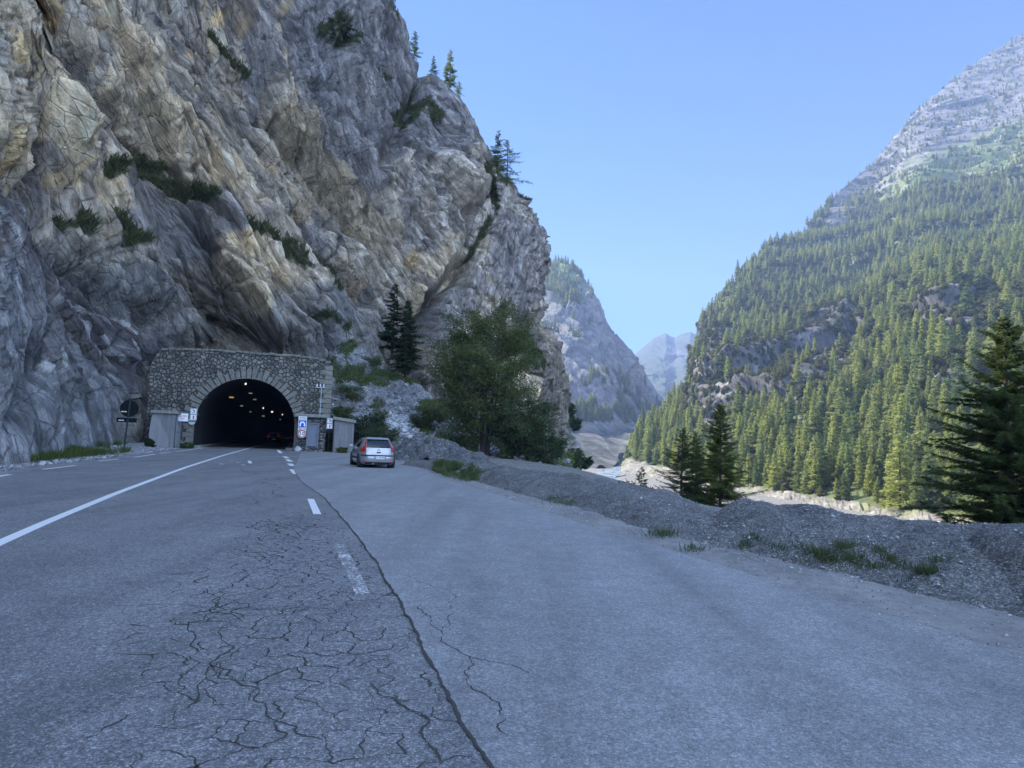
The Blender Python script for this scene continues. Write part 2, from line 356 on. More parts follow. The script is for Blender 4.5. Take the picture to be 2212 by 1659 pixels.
saw = lambda q: (q - np.floor(q))
layer = saw(s_ / 4.1 + 0.35 * pn(l_ / 9, s_ / 9)) * 0.8
lowm = sstep(-30, 30, (PY - (385 + 0.93 * PX)) + 20 * pn(a_len / 9, Z0 / 9)) * sstep(400, 300, PX)
calm = 1 - 0.6 * lowm
slab = slab * sstep(0, .15, esl); big = big * sstep(0, .14, eb); slb2 = slb2 * sstep(0, .25, esl2); med = med * sstep(0, .22, em); big2 = big2 * sstep(0, .14, eb2); med2 = med2 * sstep(0, .22, em2)
dispA = calm * (4.3 * slab + 1.6 * slb2 + 0.9 * big + 1.0 * med * rough_m + 0.5 * sml * rough_m + 0.11 * fin * rough_m * sstep(52, 40, Y0) - layer * 0.5 * sstep(-0.2, 0.3, pn(a_len / 23, Z0 / 23 + 5))) - 0.9 * np.exp(-(esl / 0.05) ** 2) - 0.45 * np.exp(-(esl2 / 0.08) ** 2)
dispB = 1.6 * big2 + 0.9 * med2 + 0.42 * sml2
disp = dispA * (1 - mr) + dispB * mr + 0.5 * fbm(a_len / 13, Z0 / 13, o=2)
crack = np.minimum(em * 0.9, 1) ; disp -= 0.30 * np.exp(-(em / 0.05) ** 2) * (1 - mr) + 0.35 * np.exp(-(em2 / 0.05) ** 2) * mr
disp += 0.10 * fbm(a_len / 1.2, Z0 / 1.2, o=2) + 0.16 * ridged(l_ / 3.4, s_ / 1.2, o=1) * rough_m + 0.10 * ridged(l_ / 1.2, s_ / 0.4, o=2) * sstep(52, 40, Y0)
vfr, _, vfe = facets(a_len / 3.6 + warp1 * .1, Z0 / 9, 91, 1.0, 1.0); disp += 0.55 * vfr * sstep(-0.1, 0.4, fbm(a_len / 20 + 60, Z0 / 20, o=3))
# overhanging slabs and gullies that the photo shows: (polyline in the survey photo, half width, depth)
for pts, w, dep, side in [
    ([(0, 390), (60, 440), (160, 560), (250, 640), (330, 700)], 26, -2.2, 0),       # dark bedding joint lower left
    ([(470, 700), (500, 735), (540, 745), (570, 765)], 16, -2.0, 0),                 # cave above portal
    ([(640, 470), (700, 560), (760, 620), (800, 660)], 16, -2.6, 0),
    ([(560, 250), (660, 330), (740, 430), (800, 510)], 20, -2.5, 0),
    ([(1010, 560), (960, 620), (915, 690), (885, 740)], 12, -4.0, 0),                # diagonal chimney
    ([(905, 200), (880, 260), (840, 310), (825, 350)], 16, -3.0, 0),
    ([(930, 130), (922, 200)], 9, -3.0, 0),
    ([(250, 270), (330, 330), (400, 390), (450, 410)], 22, -1.5, 0),
    ([(110, 60), (200, 180), (290, 270)], 14, -1.6, 0),
    ([(965, 380), (985, 480)], 7, -1.8, 0), ([(700, 810), (735, 760)], 10, -1.5, 0),
    ([(1168, 700), (1120, 690)], 14, -2.0, 0),
    ]:
    d = segdist(PX + 5 * pn(X0 / 3, Z0 / 3), PY, pts); disp += dep * np.exp(-(d / w) ** 2)
edge_damp = 1 - 0.35 * sstep(0.94, 1.0, np.linspace(0, 1, NV))[:, None]
foot_damp = sstep(0.0, 0.06, np.linspace(0, 1, NV))[:, None]
port = np.exp(-(np.maximum(0, np.abs(PX - 525) - 170) / 40.0) ** 2) * sstep(700, 790, PY)      # behind the masonry
disp = disp * edge_damp * (0.3 + 0.7 * foot_damp) * (1 - 0.85 * port) - 1.5 * port
tex_scale = np.clip(Y0 / 60.0, 0.45, 1.35)
disp = disp * np.where(disp > 0, 1, 1) * (0.55 + 0.45 * tex_scale)
Bc = B + N0 * disp[..., None]
_pc = np.array((-22.5, 58.2, 0.0)); _pu = np.array((0.955, 0.298, 0)) / math.hypot(0.955, 0.298); _pn = np.array((_pu[1], -_pu[0], 0))
lu, ln, lz = ((Bc - _pc) * _pu).sum(2), ((Bc - _pc) * _pn).sum(2), Bc[..., 2]
wgt = sstep(-9.3, -7.6, lu) * sstep(9.0, 7.4, lu) * sstep(9.6, 8.3, lz) * sstep(9.0, 6.0, ln); Bc = Bc - _pn * (np.maximum(ln + 0.5, 0) * wgt)[..., None]
tunnel_hole = (np.abs(lu) < 4.5) & (lz < 6.3) & (ln > -60) & (ln < 5)
# ---- colour of the stone, with shade painted into the brown overhang zone
def mixc(c, col, m): return c * (1 - m[..., None]) + np.array(col) * m[..., None]
grey, blue, warm, pale, ochre, darkc, green = (0.235, 0.208, 0.178), (0.170, 0.155, 0.150), (0.45, 0.352, 0.235), (0.50, 0.455, 0.385), (0.55, 0.38, 0.18), (0.075, 0.075, 0.085), (0.035, 0.055, 0.022)
c = np.zeros(B.shape) + np.array(grey)
n_a = fbm(a_len / 11 + 3, Z0 / 15, o=4); n_b = fbm(l_ / 9, s_ / 2.2, o=4); n_c = fbm(a_len / 2.2, Z0 / 9, o=4); n_d = fbm(l_ / 3 + 31, s_ / 0.8, o=4)
tanzone = np.clip(sstep(1.15, 0.25, (PY - 60) / 520 + (PX - 380) / 900 * 0.35) * 1.1, 0, 1) * sstep(-40, 60, 640 - PX + 60 * n_a)
tanzone = np.maximum(tanzone, 0.55 * np.exp(-(((PX - 520) / 150) ** 2 + ((PY - 620) / 170) ** 2)))
tanzone = np.maximum(tanzone, 0.75 * np.exp(-(((PX - 930) / 150) ** 2 + ((PY - 640) / 190) ** 2)))
tanzone = np.maximum(tanzone, 0.6 * np.exp(-(((PX - 1140) / 70) ** 2 + ((PY - 800) / 260) ** 2)))
tanzone = np.maximum(tanzone, 0.6 * np.exp(-(((PX - 720) / 90) ** 2 + ((PY - 430) / 150) ** 2)))
tanzone = np.maximum(tanzone, 0.7 * np.exp(-(((PX - 430) / 60) ** 2 + ((PY - 870) / 60) ** 2)))
tanzone[PX < -4000] = 0.5
c = mixc(c, warm, np.clip(tanzone * (0.25 + 1.1 * sstep(0.25, 0.75, rsl) + 0.5 * (rs2 - 0.4) + 0.5 * n_b + 0.4 * n_a), 0, 1))
c = mixc(c, pale, np.clip(sstep(0.15, 0.7, n_c) * (0.25 + 0.6 * tanzone), 0, 0.85))
c = mixc(c, ochre, np.clip(sstep(0.35, 0.75, fbm(a_len / 4.5 + 70, Z0 / 8, o=4)) * tanzone, 0, 0.85))
c = mixc(c, blue, np.clip(sstep(0.05, 0.5, fbm(a_len / 4 + 20, Z0 / 22, o=4)) * (1 - 0.45 * tanzone), 0, 0.85))
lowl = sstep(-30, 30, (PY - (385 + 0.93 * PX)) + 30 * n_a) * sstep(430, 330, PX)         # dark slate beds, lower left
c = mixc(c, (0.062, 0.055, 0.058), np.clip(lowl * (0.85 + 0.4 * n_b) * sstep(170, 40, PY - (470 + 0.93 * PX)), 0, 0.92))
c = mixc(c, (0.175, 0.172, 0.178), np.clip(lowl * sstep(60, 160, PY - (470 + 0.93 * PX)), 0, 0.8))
c = mixc(c, (0.33, 0.34, 0.37), np.clip(sstep(0.3, 0.6, n_d) * lowl, 0, 0.5))
c = mixc(c, pale, np.clip(sstep(0.25, 0.65, n_d) * 0.35, 0, 0.5))
c = mixc(c, darkc, np.clip(sstep(0.30, 0.6, -n_d) * 0.45 + sstep(0.35, 0.6, -n_b) * 0.35, 0, 0.7))
shade = 1 + 0.22 * (rm - 0.5) + 0.25 * (rsm - 0.5) + 0.2 * (rf - 0.5) + 0.2 * (rb - 0.5)
c = c * shade[..., None]
c = c * (1 + 0.45 * (rsl - 0.5) + 0.3 * (rs2 - 0.5))[..., None]
ck = (np.exp(-(em / 0.03) ** 2) * 0.6 + 1.3 * np.exp(-(esl / 0.014) ** 2) + np.exp(-(esl2 / 0.03) ** 2)) * (1 - mr) + np.exp(-(es / 0.05) ** 2) * 0.5 * (1 - mr) + (np.exp(-(em2 / 0.035) ** 2) + np.exp(-(es2 / 0.05) ** 2) * 0.5) * mr
c = mixc(c, (0.04, 0.038, 0.036), np.clip(ck * (0.35 + 0.9 * rough_m * sstep(-0.2, 0.4, n_a)), 0, 0.75))
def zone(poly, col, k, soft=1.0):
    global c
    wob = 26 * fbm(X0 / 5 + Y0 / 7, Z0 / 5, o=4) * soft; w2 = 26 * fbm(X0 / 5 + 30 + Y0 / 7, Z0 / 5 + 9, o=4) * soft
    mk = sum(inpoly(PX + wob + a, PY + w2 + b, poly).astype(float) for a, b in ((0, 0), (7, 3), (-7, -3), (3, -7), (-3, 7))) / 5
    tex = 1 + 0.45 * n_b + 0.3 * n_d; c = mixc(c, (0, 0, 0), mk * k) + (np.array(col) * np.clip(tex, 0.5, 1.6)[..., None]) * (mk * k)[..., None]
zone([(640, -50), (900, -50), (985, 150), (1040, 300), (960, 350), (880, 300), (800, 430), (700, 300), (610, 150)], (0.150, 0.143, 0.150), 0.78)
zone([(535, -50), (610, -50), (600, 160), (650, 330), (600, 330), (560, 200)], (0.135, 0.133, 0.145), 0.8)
zone([(590, 180), (660, 240), (760, 340), (845, 500), (825, 545), (730, 450), (640, 340), (590, 260)], (0.185, 0.150, 0.100), 0.75)  # shade of the overhang painted in as dark olive brown
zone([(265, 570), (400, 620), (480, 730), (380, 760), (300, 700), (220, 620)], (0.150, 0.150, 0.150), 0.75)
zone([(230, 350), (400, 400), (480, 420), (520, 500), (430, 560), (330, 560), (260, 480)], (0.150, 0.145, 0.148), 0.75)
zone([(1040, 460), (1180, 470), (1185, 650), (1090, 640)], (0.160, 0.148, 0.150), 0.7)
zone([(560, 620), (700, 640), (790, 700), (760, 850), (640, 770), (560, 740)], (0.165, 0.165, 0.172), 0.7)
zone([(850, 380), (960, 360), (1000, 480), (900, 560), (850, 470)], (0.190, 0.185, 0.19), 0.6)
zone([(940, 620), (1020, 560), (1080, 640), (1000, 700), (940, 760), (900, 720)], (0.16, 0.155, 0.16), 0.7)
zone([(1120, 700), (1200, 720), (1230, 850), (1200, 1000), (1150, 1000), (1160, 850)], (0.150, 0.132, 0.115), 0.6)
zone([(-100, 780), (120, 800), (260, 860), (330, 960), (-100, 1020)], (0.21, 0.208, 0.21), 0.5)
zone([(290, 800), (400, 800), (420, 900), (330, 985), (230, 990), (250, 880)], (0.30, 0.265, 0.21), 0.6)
# grass growing on the ledges
GR = np.zeros(B.shape[:2])
for pts, w in [([(225, 365), (300, 330), (370, 365), (440, 410), (455, 425)], 20), ([(255, 270), (330, 320), (380, 350)], 12), ([(180, 470), (240, 490), (265, 520)], 24),
               ([(515, 490), (570, 515), (600, 545), (640, 590)], 15), ([(465, 60), (505, 100), (545, 145)], 9),
               ([(825, 290), (850, 260), (900, 215), (925, 200), (900, 240), (860, 250)], 18), ([(900, 190), (955, 250)], 14), ([(1020, 545), (1060, 470)], 9), ([(715, 50), (760, 90)], 20), ([(780, 110), (830, 170)], 15),
               ([(1050, 360), (1070, 440)], 14), ([(1110, 395), (1140, 440)], 6), ([(670, 690), (720, 720)], 10), ([(1130, 730), (1165, 790)], 18), ([(900, 60), (930, 130)], 7), ([(640, 560), (700, 640)], 8)]:
    d = segdist(PX, PY, pts); GR = np.maximum(GR, sstep(1.15, 0.5, d / (w * 0.66) + 1.1 * fbm(X0 / 1.6 + Y0 / 1.6, Z0 / 1.6, o=5)))
c = mixc(c, green, GR * 0.9)
c = np.clip(c * np.where(GR > 0.5, 1.0, 1.13)[..., None], 0.02, 0.72)
gf = grid_faces(*B.shape[:2]); gf = gf[~tunnel_hole.ravel()[gf].any(1)]
strata = np.stack([l_ * (1 - mr) + l2 * mr, s_ * (1 - mr) + s2 * mr, disp + mr * 7], -1)
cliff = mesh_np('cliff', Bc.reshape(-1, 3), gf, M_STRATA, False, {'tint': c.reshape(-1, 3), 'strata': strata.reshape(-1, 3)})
tag(cliff, kind='structure')
CLIFF_V = Bc; CLIFF_PX, CLIFF_PY = proj(Bc[..., 0], Bc[..., 1], Bc[..., 2]); CLIFF_GR = GR
def on_cliff(px, py, win=None):
    d = (CLIFF_PX - px) ** 2 + (CLIFF_PY - py) ** 2
    i = np.unravel_index(np.argmin(d), d.shape); return Vector(Bc[i])
# top of the rock, falling away behind the crest
Tp = Bc[-1]; back = []
for k in range(9):
    q = Tp.copy(); q[:, 1] += k * 14.0 + 0.4 * k * k; q[:, 0] -= k * 10.0
    q[:, 2] += k * 3.0 - 0.28 * k * k + (1.5 * fbm(Tp[:, 0] / 9 + k * 1.7, Tp[:, 1] / 9, o=3) if k else 0); back.append(q)
back = np.array(back); bc = np.zeros(back.shape) + np.array((0.09, 0.11, 0.05))
# keep the plateau hidden behind its own edge as seen from the road
top = mesh_np('cliff_plateau', back.reshape(-1, 3), grid_faces(*back.shape[:2]), M_CLIFF, False, {'tint': bc.reshape(-1, 3)})
tag(top, kind='structure')

# ------------------------------------------------------------------ the sunlit mountain on the right
def colm(*p): return [P(*q) for q in p]
mcols = [
 colm((1330, 1035, 400), (1345, 1000, 420), (1350, 988, 430), (1385, 945, 480), (1440, 905, 560), (1482, 858, 660), (1500, 800, 740)),
 colm((1385, 1045, 365), (1395, 1012, 380), (1410, 985, 400), (1445, 930, 460), (1485, 860, 540), (1500, 800, 640), (1520, 722, 760)),
 colm((1460, 1062, 315), (1465, 1030, 330), (1480, 1005, 350), (1500, 930, 410), (1512, 860, 440), (1518, 760, 480), (1540, 700, 700), (1552, 655, 850)),
 colm((1560, 1082, 270), (1565, 1050, 285), (1570, 1030, 300), (1575, 960, 350), (1590, 880, 400), (1600, 790, 430), (1610, 745, 560), (1625, 640, 760), (1640, 555, 950)),
 colm((1690, 1100, 222), (1690, 1066, 240), (1690, 1045, 255), (1700, 960, 300), (1700, 870, 350), (1705, 790, 400), (1710, 760, 500), (1725, 620, 760), (1740, 488, 1060)),
 colm((1830, 1125, 190), (1825, 1090, 205), (1820, 1065, 220), (1815, 980, 262), (1810, 880, 315), (1805, 800, 400), (1800, 740, 480), (1800, 600, 760), (1800, 500, 980), (1795, 455, 1080), (1806, 420, 1120)),
 colm((1970, 1150, 165), (1960, 1112, 180), (1950, 1085, 192), (1940, 990, 232), (1930, 880, 290), (1915, 800, 350), (1905, 700, 450), (1900, 600, 680), (1890, 480, 950), (1885, 420, 1120), (1895, 340, 1250)),
 colm((2120, 1180, 145), (2100, 1135, 158), (2090, 1110, 168), (2070, 1000, 205), (2060, 870, 265), (2050, 790, 300), (2045, 720, 330), (2035, 640, 360), (2020, 600, 520), (1995, 450, 860), (1980, 340, 1150), (1985, 235, 1380)),
 colm((2300, 1220, 125), (2280, 1165, 138), (2260, 1135, 148), (2230, 1000, 185), (2210, 870, 235), (2190, 740, 300), (2170, 640, 390), (2130, 480, 720), (2110, 360, 1050), (2100, 250, 1260), (2100, 142, 1450)),
 colm((2600, 1270, 105), (2560, 1210, 118), (2540, 1180, 125), (2500, 1000, 160), (2450, 800, 230), (2400, 600, 340), (2350, 400, 700), (2300, 260, 1080), (2235, 58, 1560)),
 colm((3000, 1350, 90), (2950, 1270, 100), (2900, 1200, 110), (2850, 950, 150), (2800, 700, 230), (2700, 450, 360), (2600, 200, 760), (2500, 0, 1150), (2400, -40, 1700)),
]
MNV = 520
Mb = loft(mcols, [40, 60, 70, 72, 74, 76, 78, 80, 60, 20], MNV)
Mn = grid_normals(Mb)
if Mn[MNV // 2, 200, 0] > 0: Mn = -Mn
mx, my, mz = Mb[..., 0], Mb[..., 1], Mb[..., 2]; MPX, MPY = proj(mx, my, mz)
dist = np.hypot(mx, my); sc = dist / 500.0
# regions, in survey-photo coordinates of the undisplaced slope
nz = fbm(mx / 60, mz / 35 + my / 90, o=4)
ex = 26 * nz
skyrock = inpoly(MPX + ex * 0.6, MPY + ex, [(1780, 480), (1800, 400), (1890, 330), (2000, 200), (2300, 0), (2300, 250), (2212, 285), (2100, 330), (2010, 352), (1960, 395), (1900, 415), (1850, 440), (1815, 470)])
meadow = inpoly(MPX + ex, MPY + ex * 0.7, [(1880, 430), (1960, 350), (1990, 325), (2100, 300), (2300, 225), (2300, 345), (2120, 395), (2000, 415), (1930, 445)])
rk = np.zeros(mx.shape)
for poly in [[(1490, 720), (1610, 680), (1600, 760), (1560, 800), (1560, 870), (1600, 980), (1530, 985), (1480, 940), (1465, 870)],
             [(1560, 760), (1680, 730), (1800, 700), (1870, 690), (1860, 770), (1780, 860), (1700, 895), (1600, 910), (1560, 910), (1530, 860)],
             [(1980, 660), (2060, 640), (2150, 620), (2160, 680), (2090, 700), (1990, 720)],
             [(1990, 850), (2060, 800), (2090, 830), (2080, 880), (2010, 890)],
             [(2040, 770), (2110, 720), (2130, 740), (2060, 800)],
             [(1540, 880), (1600, 900), (1590, 1010), (1545, 980)]]:
    rk = np.maximum(rk, inpoly(MPX + ex * 0.7, MPY + ex * 0.7, poly).astype(float))
bankm = sstep(-3, 3, MPY - np.interp(MPX, [1300, 1345, 1400, 1480, 1600, 1700, 1800, 1950, 2100, 2400], [985, 986, 1000, 1022, 1044, 1056, 1072, 1098, 1120, 1170]) + 7 * nz)
along = mx * 0.25 + my * 0.9
f1, r1, e1 = facets(along / 70, mz / 26 - along / 190, 3, 0.9, 1.0)
f2, r2, e2 = facets(along / 24, mz / 8 - along / 60, 7, 0.9, 1.0)
f3, r3, e3 = facets(along / 8, mz / 3.2 - along / 20, 15, 0.9, 1.0)
rockall = np.clip(skyrock + rk + 0.0, 0, 1)
sub = np.clip(sc, 0.35, 2.5)
md = (10 * f1 + 4.0 * f2 * (0.4 + rockall) + 1.6 * f3 * (0.35 + rockall)) * sub * 0.55 + 7 * fbm(along / 90, mz / 60, o=4) * sub
sk1, _, sk1e = facets((along * .8 + mz * .6) / 90, (mz * .8 - along * .5) / 18, 51, 0.8, 1.0); sk2, _, _ = facets((along * .8 + mz * .6) / 26, (mz * .8 - along * .5) / 5.5, 53, 0.8, 1.0)
md = np.where(skyrock, (5 * sk1 + 2.2 * sk2) * sub * 0.6 + 4 * fbm(along / 90, mz / 60, o=4), md)
ga = along * 0.8 + mz * 0.5
md = md * (1 - bankm * 0.9)
# steep bands under the rock ledges: push the wall in so it lies in shade
for pts, w, dep in [([(1560, 800), (1640, 790), (1720, 765), (1800, 740), (1850, 715)], 22, -14), ([(1980, 690), (2050, 665), (2150, 650)], 24, -5), ([(1990, 860), (2080, 840)], 26, -4), ([(1600, 860), (1700, 850)], 20, -6)]:
    xs_ = [q[0] for q in pts]; v_l = MPY - (np.interp(MPX, xs_, [q[1] for q in pts]) - w * 0.6) + 6 * nz; inx = sstep(xs_[0] - 25, xs_[0] + 10, MPX) * sstep(xs_[-1] + 25, xs_[-1] - 10, MPX)
    md += inx * dep * np.tanh(v_l / 4.0) * np.exp(-(v_l / (w * 1.3)) ** 2)
fb1, rr1, ee1 = facets(mx / 5 + my / 9, my / 5, 33, 0.9, 1.0); fb2, rr2, ee2 = facets(mx / 1.7, my / 2.3 + mz, 37, 0.9, 1.0)
md += bankm * (1.1 * fb1 + 0.5 * fb2 + 0.8 * fbm(mx / 9, my / 9, o=3))
topd = 1 - 0.5 * sstep(0.96, 1.0, np.linspace(0, 1, MNV))[:, None]
Mc_ = Mb + Mn * (md * topd)[..., None]
# ---- colour
mc = np.zeros(Mb.shape) + np.array((0.085, 0.105, 0.042))
gn = fbm(mx / 22, my / 30 + mz / 14, o=5)
mc = mixc(mc, (0.10, 0.115, 0.04), sstep(0.0, 0.6, gn) * 0.8)
rcol = np.zeros(Mb.shape) + np.array((0.165, 0.160, 0.160)); rcol = rcol * (1 + 0.35 * (r2 - 0.5) + 0.3 * (r3 - 0.5))[..., None]
rcol = mixc(rcol, (0.23, 0.218, 0.205), sstep(0.1, 0.6, fbm(along / 14, mz / 5, o=4)))
rcol = mixc(rcol, (0.06, 0.06, 0.06), np.clip(np.exp(-(e2 / 0.06) ** 2) * 0.7, 0, 1))
rcol = rcol * np.where(rk > 0.5, 0.40, 0.75)[..., None]; rcol = rcol * (1 + 0.55 * fbm(along / 9, mz / 5, o=4) + 0.35 * fbm(along / 3, mz / 2, o=3))[..., None]; mc = np.where(rockall[..., None] > 0.5, rcol, mc)  # rock bands darkened more than the summit rock: their shade painted into the tint
mc = mixc(mc, (0.125, 0.155, 0.055), meadow * sstep(-0.35, 0.05, gn) * 0.95)
scat = sstep(0.45, 0.6, fbm(mx / 14 + 9, mz / 8 + my / 30, o=4)) * (1 - bankm)
mc = mixc(mc, (0.26, 0.25, 0.23), scat * 0.7)
bcol = np.zeros(Mb.shape) + np.array((0.20, 0.185, 0.160)); bcol = bcol * (1 + 0.5 * (rr1 - 0.5) + 0.4 * (rr2 - 0.5))[..., None]
bcol = mixc(bcol, (0.10, 0.095, 0.08), np.clip(np.exp(-(ee2 / 0.08) ** 2) * 0.6, 0, 1)); bcol = mixc(bcol, (0.16, 0.18, 0.06), sstep(0.25, 0.6, fbm(mx / 13, my / 13, o=3)) * 0.6)
mc = mixc(mc, (0, 0, 0), bankm * 1.0) + bcol * bankm[..., None]
mc = np.clip(mc, 0.01, 0.6)
M_MOUNT = rock_material('mountain_ground', 0.35, 0.5, streak=False, contrast=0.28)
mount = mesh_np('mountain', Mc_.reshape(-1, 3), grid_faces(*Mb.shape[:2]), M_MOUNT, False, {'tint': mc.reshape(-1, 3)})
tag(mount, kind='structure')
# its far side, so that it is a mountain and not a sheet
bk = np.array([Mc_[-1] + np.array((60.0 * k, 40.0 * k, -12.0 * k * k)) for k in range(0, 9)])
tag(mesh_np('mountain_far_side', bk.reshape(-1, 3), grid_faces(*bk.shape[:2]), M_MOUNT, False, {'tint': np.zeros(bk.shape).reshape(-1, 3) + 0.2}), kind='structure')

# ------------------------------------------------------------------ the hazy peak across the gorge, left of the gap
fcols = [
 colm((1100, 1030, 430), (1100, 1000, 520), (1110, 930, 760), (1110, 760, 1050), (1110, 640, 1200), (1110, 585, 1400)),
 colm((1175, 1030, 430), (1180, 1000, 500), (1185, 940, 700), (1180, 760, 1000), (1178, 640, 1180), (1178, 572, 1360)),
 colm((1240, 1028, 440), (1245, 1000, 520), (1240, 938, 720), (1232, 928, 790), (1225, 760, 1000), (1215, 640, 1180), (1212, 563, 1340)),
 colm((1285, 1024, 450), (1290, 995, 540), (1290, 938, 740), (1290, 930, 820), (1270, 780, 1000), (1255, 680, 1140), (1248, 585, 1300)),
 colm((1315, 1016, 470), (1325, 985, 580), (1335, 940, 780), (1335, 930, 870), (1310, 800, 1010), (1295, 720, 1120), (1283, 625, 1260)),
 colm((1336, 1000, 520), (1350, 970, 620), (1368, 940, 800), (1370, 932, 900), (1350, 830, 1030), (1330, 760, 1100), (1315, 700, 1220)),
 colm((1345, 990, 560), (1365, 962, 680), (1395, 938, 830), (1398, 930, 920), (1385, 860, 1040), (1368, 800, 1100), (1352, 752, 1200)),
 colm((1352, 982, 600), (1380, 955, 720), (1408, 935, 860), (1412, 926, 930), (1408, 890, 1050), (1398, 850, 1100), (1388, 806, 1180)),
 colm((1365, 975, 640), (1400, 950, 760), (1425, 930, 880), (1430, 922, 950), (1432, 912, 1050), (1428, 900, 1100), (1412, 865, 1170)),
 colm((1400, 970, 700), (1440, 945, 800), (1460, 930, 900), (1470, 925, 980), (1465, 920, 1050), (1458, 916, 1100), (1436, 908, 1160)),
]
FNV = 330
Fb = loft(fcols, [30, 40, 36, 34, 32, 30, 28, 26, 20], FNV)
Fn = grid_normals(Fb)
if Fn[FNV // 2, 100, 1] > 0: Fn = -Fn
fx, fy, fz = Fb[..., 0], Fb[..., 1], Fb[..., 2]; FPX_, FPY_ = proj(fx, fy, fz)
al = fx * 0.9 + fy * 0.3
g1, q1, w1 = facets(al / 60 + fz / 110, fz / 90 - al / 150, 41, 0.9, 1.0); g2, q2, w2 = facets(al / 18 + fz / 40, fz / 30, 45, 0.9, 1.0); g3, q3, w3 = facets(al / 7 + fz / 14, fz / 9, 49, 0.9, 1.0)
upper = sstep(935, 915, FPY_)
fd = upper * sstep(930, 860, FPY_) ** 0.5 * (9 * g1 + 7 * g2 + 3.5 * g3 + 11 * fbm(al / 90, fz / 120, o=4)) + (1 - upper) * (5 * fbm(al / 30, fz / 30, o=5)) 
Fc_ = Fb + Fn * (fd * (1 - 0.6 * sstep(0.95, 1, np.linspace(0, 1, FNV)))[:, None])[..., None]
fc = np.zeros(Fb.shape) + np.array((0.19, 0.188, 0.19)); fc *= (1 + 0.35 * (q2 - .5) + 0.3 * (q3 - .5))[..., None]
fc = fc * 0.85; fc = mixc(fc, (0.22, 0.205, 0.19), sstep(0.05, 0.6, fbm(al / 40, fz / 70, o=4)))
gtop = sstep(60, -10, FPY_ - (610 + 30 * fbm(fx / 60, fz / 60, o=3))) * sstep(1290, 1240, FPX_); fc = mixc(fc, (0.13, 0.17, 0.06), gtop * 0.9)
fveg = sstep(0.1, 0.4, fbm(al / 50 + 7, fz / 50, o=4)) * (sstep(760, 700, FPY_) * sstep(1290, 1230, FPX_) + sstep(790, 860, FPY_) * 0.8) * (FPY_ < 915)
fc = mixc(fc, (0.05, 0.075, 0.04), np.clip(fveg, 0, 0.85))
fc = fc * (0.45 + 0.55 * upper)[..., None]; fc = mixc(fc, (0.040, 0.052, 0.036), (1 - upper) * sstep(0.15, -0.15, fbm(al / 25 + fz / 20, fz / 60, o=4) + (1330 - FPX_) / 260) * 0.9)  # lower slope darkened, its shade painted in along with the green-grey cover
fc = mixc(fc, (0.13, 0.13, 0.13), (1 - upper) * sstep(0.1, 0.5, fbm(al / 16 - fz / 9, fz / 90, o=4)) * 0.8)
M_FAR = rock_material('far_rock', 0.11, 3.5, streak=True, contrast=0.32)
peak = mesh_np('hazy_peak', Fc_.reshape(-1, 3), grid_faces(*Fb.shape[:2]), M_FAR, False, {'tint': np.clip(fc, .01, .6).reshape(-1, 3)})
peak.name = 'hills'; tag(peak, kind='structure')
bk = np.array([Fc_[-1] + np.array((-30.0 * k, 60.0 * k, -9.0 * k * k)) for k in range(0, 8)])
tag(mesh_np('hills', bk.reshape(-1, 3), grid_faces(*bk.shape[:2]), M_FAR, False, {'tint': np.zeros(bk.shape).reshape(-1, 3) + np.array((.13, .15, .08))}), kind='structure')
# distant summits
def ridge(name, sky_pts, Yc, depth, base_py, tint, amp, n=260, nv=130):
    xs = np.array([p[0] for p in sky_pts], float); ys = np.array([p[1] for p in sky_pts], float)
    px = np.linspace(xs[0], xs[-1], n); py = np.interp(px, xs, ys)
    top = np.array([tuple(P(a, b, Yc)) for a, b in zip(px, py)]); bot = np.array([tuple(P(a, base_py, Yc - depth)) for a in px])
    t = np.linspace(0, 1, nv)[:, None, None]; g = bot[None] * (1 - t) + top[None] * t
    nn = 0.35 * ridged(g[..., 0] / 210 + g[..., 2] / 300, g[..., 2] / 330, g[..., 1] / 900, o=6) + 0.6 * fbm(g[..., 0] / 110, g[..., 2] / 90, o=6) + 0.25 * facets(g[..., 0] / 60, g[..., 2] / 50, 5)[0]
    g[..., 1] += amp * nn * (1 - t[..., 0] * 0.5); g[..., 2] += (amp * 0.2 * fbm(g[..., 0] / 160, g[..., 1] / 300, o=5)) * np.minimum(1, (1 - t[..., 0]) * 3 + 0.25)
    back = g[-1][None] + np.array([(0, 160.0 * k, -60.0 * k) for k in range(1, 6)])[:, None, :]
    g = np.concatenate([g, back]); cc = np.zeros(g.shape) + np.array(tint)
    cc = mixc(cc, (0.10, 0.10, 0.11), sstep(-0.1, 0.5, fbm(g[..., 0] / 200, g[..., 2] / 120, o=4)) * sstep(0.35, 0.8, np.linspace(0, 1, len(g)))[:, None])
    return tag(mesh_np(name, g.reshape(-1, 3), grid_faces(*g.shape[:2]), M_FAR, False, {'tint': cc.reshape(-1, 3)}), kind='structure')
ridge('hills', [(1250, 830), (1330, 790), (1372, 765), (1410, 730), (1425, 722), (1440, 716), (1452, 724), (1461, 729), (1472, 723), (1484, 718), (1494, 714), (1505, 722), (1520, 735), (1560, 770), (1640, 840)], 3600, 1500, 935, (0.060, 0.078, 0.050), 110)
ridge('hills', [(1300, 740), (1372, 772), (1392, 800), (1420, 845), (1450, 875), (1480, 905), (1520, 930)], 2100, 500, 950, (0.045, 0.065, 0.035), 60, 160, 80)
